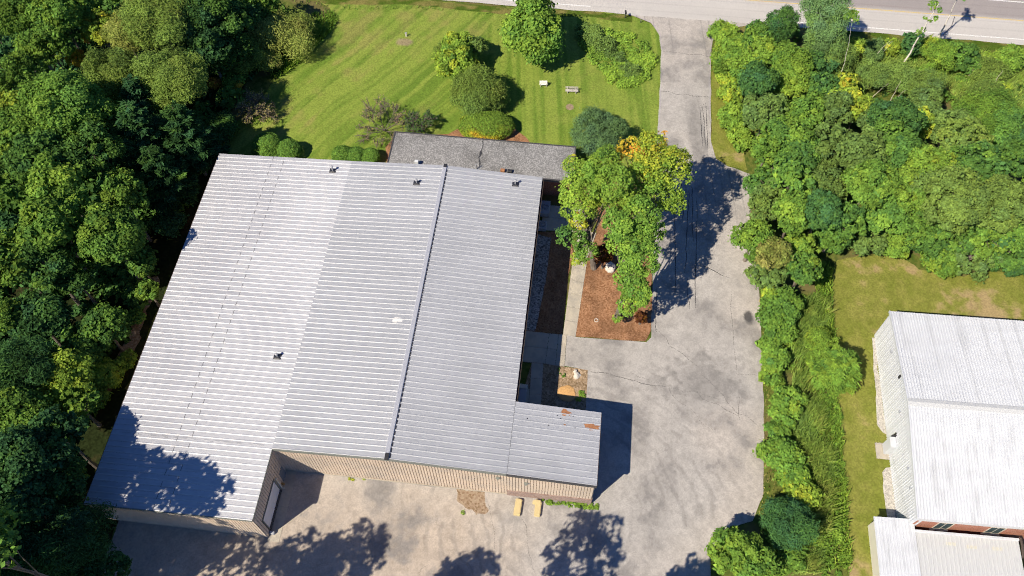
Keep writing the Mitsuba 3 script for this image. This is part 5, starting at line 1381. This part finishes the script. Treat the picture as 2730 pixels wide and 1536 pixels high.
bush(27.84, 24.38, 2.30, 2.3, 'fine', .14, .56, 'dark green rounded conifer shrub casting a round shadow', None, rzf=1.0, nl=60, lf=.28)
tree(21.78, 21.25, 2.30, 3.4, 'broad', .45, .50, 'bright green tree at the bottom corner of the parking lot', None, rzf=1.0)
tree(23.45, 19.94, 1.88, 3.2, 'broad', .42, .52, 'green tree at the bottom edge right of the corner tree', None, rzf=1.0)
bush(28.06, 21.38, 1.60, 1.2, 'leafy', .38, .52, 'green shrub below the dark rounded conifer shrub', GS)
tree(36.61, 42.09, 2.81, 2.3, 'pine', .42, .56, 'olive green bushy pine with pointed shoots beside the dry lawn', None, rzf=.75, dens=1.6)
bush(35.84, 45.47, 1.68, 1.4, 'fine', .50, .52, 'yellowish bush above the one with pointed shoots', GS)
BANDR = [(34.95, 51.56), (37.70, 53.24), (38.00, 49.87), (36.20, 45.57), (34.47, 41.45), (34.62, 37.50), (34.32, 33.72), (34.46, 30.10), (33.16, 25.78), (31.14, 19.72), (28.31, 19.73), (29.85, 23.70), (30.96, 27.49), (30.75, 31.01), (30.75, 34.67), (31.48, 37.52), (32.18, 41.46), (32.68, 45.58)]
blades('reeds', 'grey green reeds leaning along the middle of the strip', BANDR, 110, 1.4, .46, .72, True, lean=(.35, .3), width=.06, catg='reeds', seed=12, hv=.13)
blades('tall_grass', 'bright green band of tall grass at the edge of the dry lawn', [(39.05, 57.61), (39.85, 56.13), (38.62, 49.87), (38.31, 45.56), (37.39, 44.52), (37.32, 47.70), (37.23, 52.11), (37.43, 54.39)], 110, .8, .47, .66, lean=(-.15, .1), catg='grass', seed=13)
blades('tall_grass', 'rough grass along the dry lawn side of the shrub strip', [(36.40, 46.63), (38.18, 46.09), (36.14, 32.34), (35.18, 25.77), (34.29, 19.71), (30.74, 19.72), (31.89, 27.92), (33.62, 34.66), (34.02, 41.45)], 110, .9, .47, .62, lean=(0, .1), catg='grass', seed=14)
blades('dry_grass', 'dry yellow grass along the edge of the parking lot', [(30.11, 52.14), (31.08, 51.57), (29.70, 44.55), (29.33, 39.48), (28.10, 33.29), (28.66, 30.12), (28.13, 25.79), (25.55, 25.38), (26.59, 27.94), (27.60, 32.37), (28.74, 39.48), (30.04, 49.91)], 20, .4, .74, .5, True, lean=(0, .1), catg='grass', seed=15)
weeds('undergrowth', 'leafy ground cover between the shrubs of the strip', [(30.69, 52.14), (37.70, 53.24), (37.86, 44.51), (36.49, 34.65), (35.05, 25.77), (33.97, 19.71), (24.67, 19.75), (26.87, 25.80), (29.56, 27.93), (28.53, 33.29), (29.51, 41.98)], .9, .55, .43, .52, seed=17, leaf=.16, h=.5)
# weeds in the paving
weeds('weeds', 'green weeds along the foot of the annex brick base', [(2.91, 27.68), (3.84, 27.68), (8.90, 27.14), (8.87, 26.63), (6.35, 26.90), (3.41, 27.25)], 30, .15, .42, .50, seed=18, leaf=.09, h=.16, catg='weeds')
weeds('weeds', 'green weeds in the dirt patch beside the annex', [(7.45, 40.31), (8.37, 40.31), (8.22, 39.17), (7.32, 39.27)], 12, .2, .42, .54, seed=19, leaf=.11, h=.25, catg='weeds')
weeds('weeds', 'sparse weeds in the upper corner of the dirt patch', [(5.36, 43.20), (6.01, 43.20), (6.23, 41.82), (5.51, 42.08)], 8, .2, .36, .46, seed=20, leaf=.11, h=.25, catg='weeds')
weeds('weeds', 'tiny tuft of weeds on the asphalt by the brown leaf litter', [(-5.59, 26.56), (-4.96, 26.55), (-4.95, 26.26), (-5.58, 26.26)], 9, .2, .42, .5, seed=24, leaf=.09, h=.2, catg='weeds')
weeds('weeds', 'mossy weeds along the foot of the tan south wall', [(-18.16, 30.39), (-15.24, 30.02), (-15.22, 29.80), (-18.13, 30.12)], 7, .18, .62, .5, seed=25, leaf=.08, h=.12, catg='weeds')

# ------------------------------------------------------------------ tall trees south of the lot, out of the frame, whose shadows lie on it
SH_ = np.array([.724, .598]) # how far a shadow lies from the tree for each metre of height


def shadow_tree(g, zc, R, label, zg=0.0, rzf=1.0):
    g = np.array(g) - SH_ * (zc - zg)
    tree(g[0], g[1], R, zc, 'broad', .3, .5, label, 'tall trees south of the parking lot', 'tall_tree', 1.35, leaf=.3, dens=.8, nl=int(34 + 12 * R), lf=.21, loose=.3)


shadow_tree((6.63, 21.68), 19, 3.1, 'tall tree whose shadow lies in the lower middle of the parking lot')
shadow_tree((-17.91, 20.65), 19, 3.3, 'tall tree whose shadow lies before the loading corner')
shadow_tree((-23.14, 20.27), 18, 2.8, 'tall tree whose shadow lies below the roller door')
shadow_tree((-5.25, 19.03), 18, 2.6, 'tall tree whose shadow lies at the bottom edge of the parking lot')
shadow_tree((17.67, 18.64), 18, 2.2, 'tall tree whose shadow just enters at the bottom right of the lot')
shadow_tree((-29.83, 22.49), 18, 3.2, 'tall tree that shades the lot below the warehouse wing')
shadow_tree((-35.06, 22.92), 18, 4.0, 'tall tree that shades the lower left of the lot')
shadow_tree((-41.00, 21.93), 17, 4.0, 'tall tree that shades the left rim of the lot')
shadow_tree((-34.29, 26.93), 20, 3.0, 'tall tree whose shadow falls on the lower left end of the roof', 5.8)
shadow_tree((-39.23, 27.39), 20, 3.2, 'tall tree whose shadow falls on the left corner of the roof', 5.7)
shadow_tree((-30.55, 26.27), 21, 2.0, 'tall tree whose shadow reaches toward the fold of the roof', 5.9)
shadow_tree((-41.19, 24.38), 20, 3.2, 'tall tree that shades the left end of the wing wall')
shadow_tree((-35.82, 24.57), 20, 2.5, 'tall tree that shades the middle of the wing wall')
shadow_tree((-31.10, 23.85), 20, 2.0, 'tall tree that shades the right part of the wing wall')
shadow_tree((-48.39, 24.82), 17, 4.2, 'tall tree that shades the bottom of the left wood')
shadow_tree((-54.05, 28.24), 17, 4.2, 'tall tree that shades the left rim of the wood')
shadow_tree((-61.48, 35.03), 17, 4.2, 'tall tree outside the left rim that shades the wood')

for k_ in list(scene):                      # entries that only exist as parts need no more
    pass
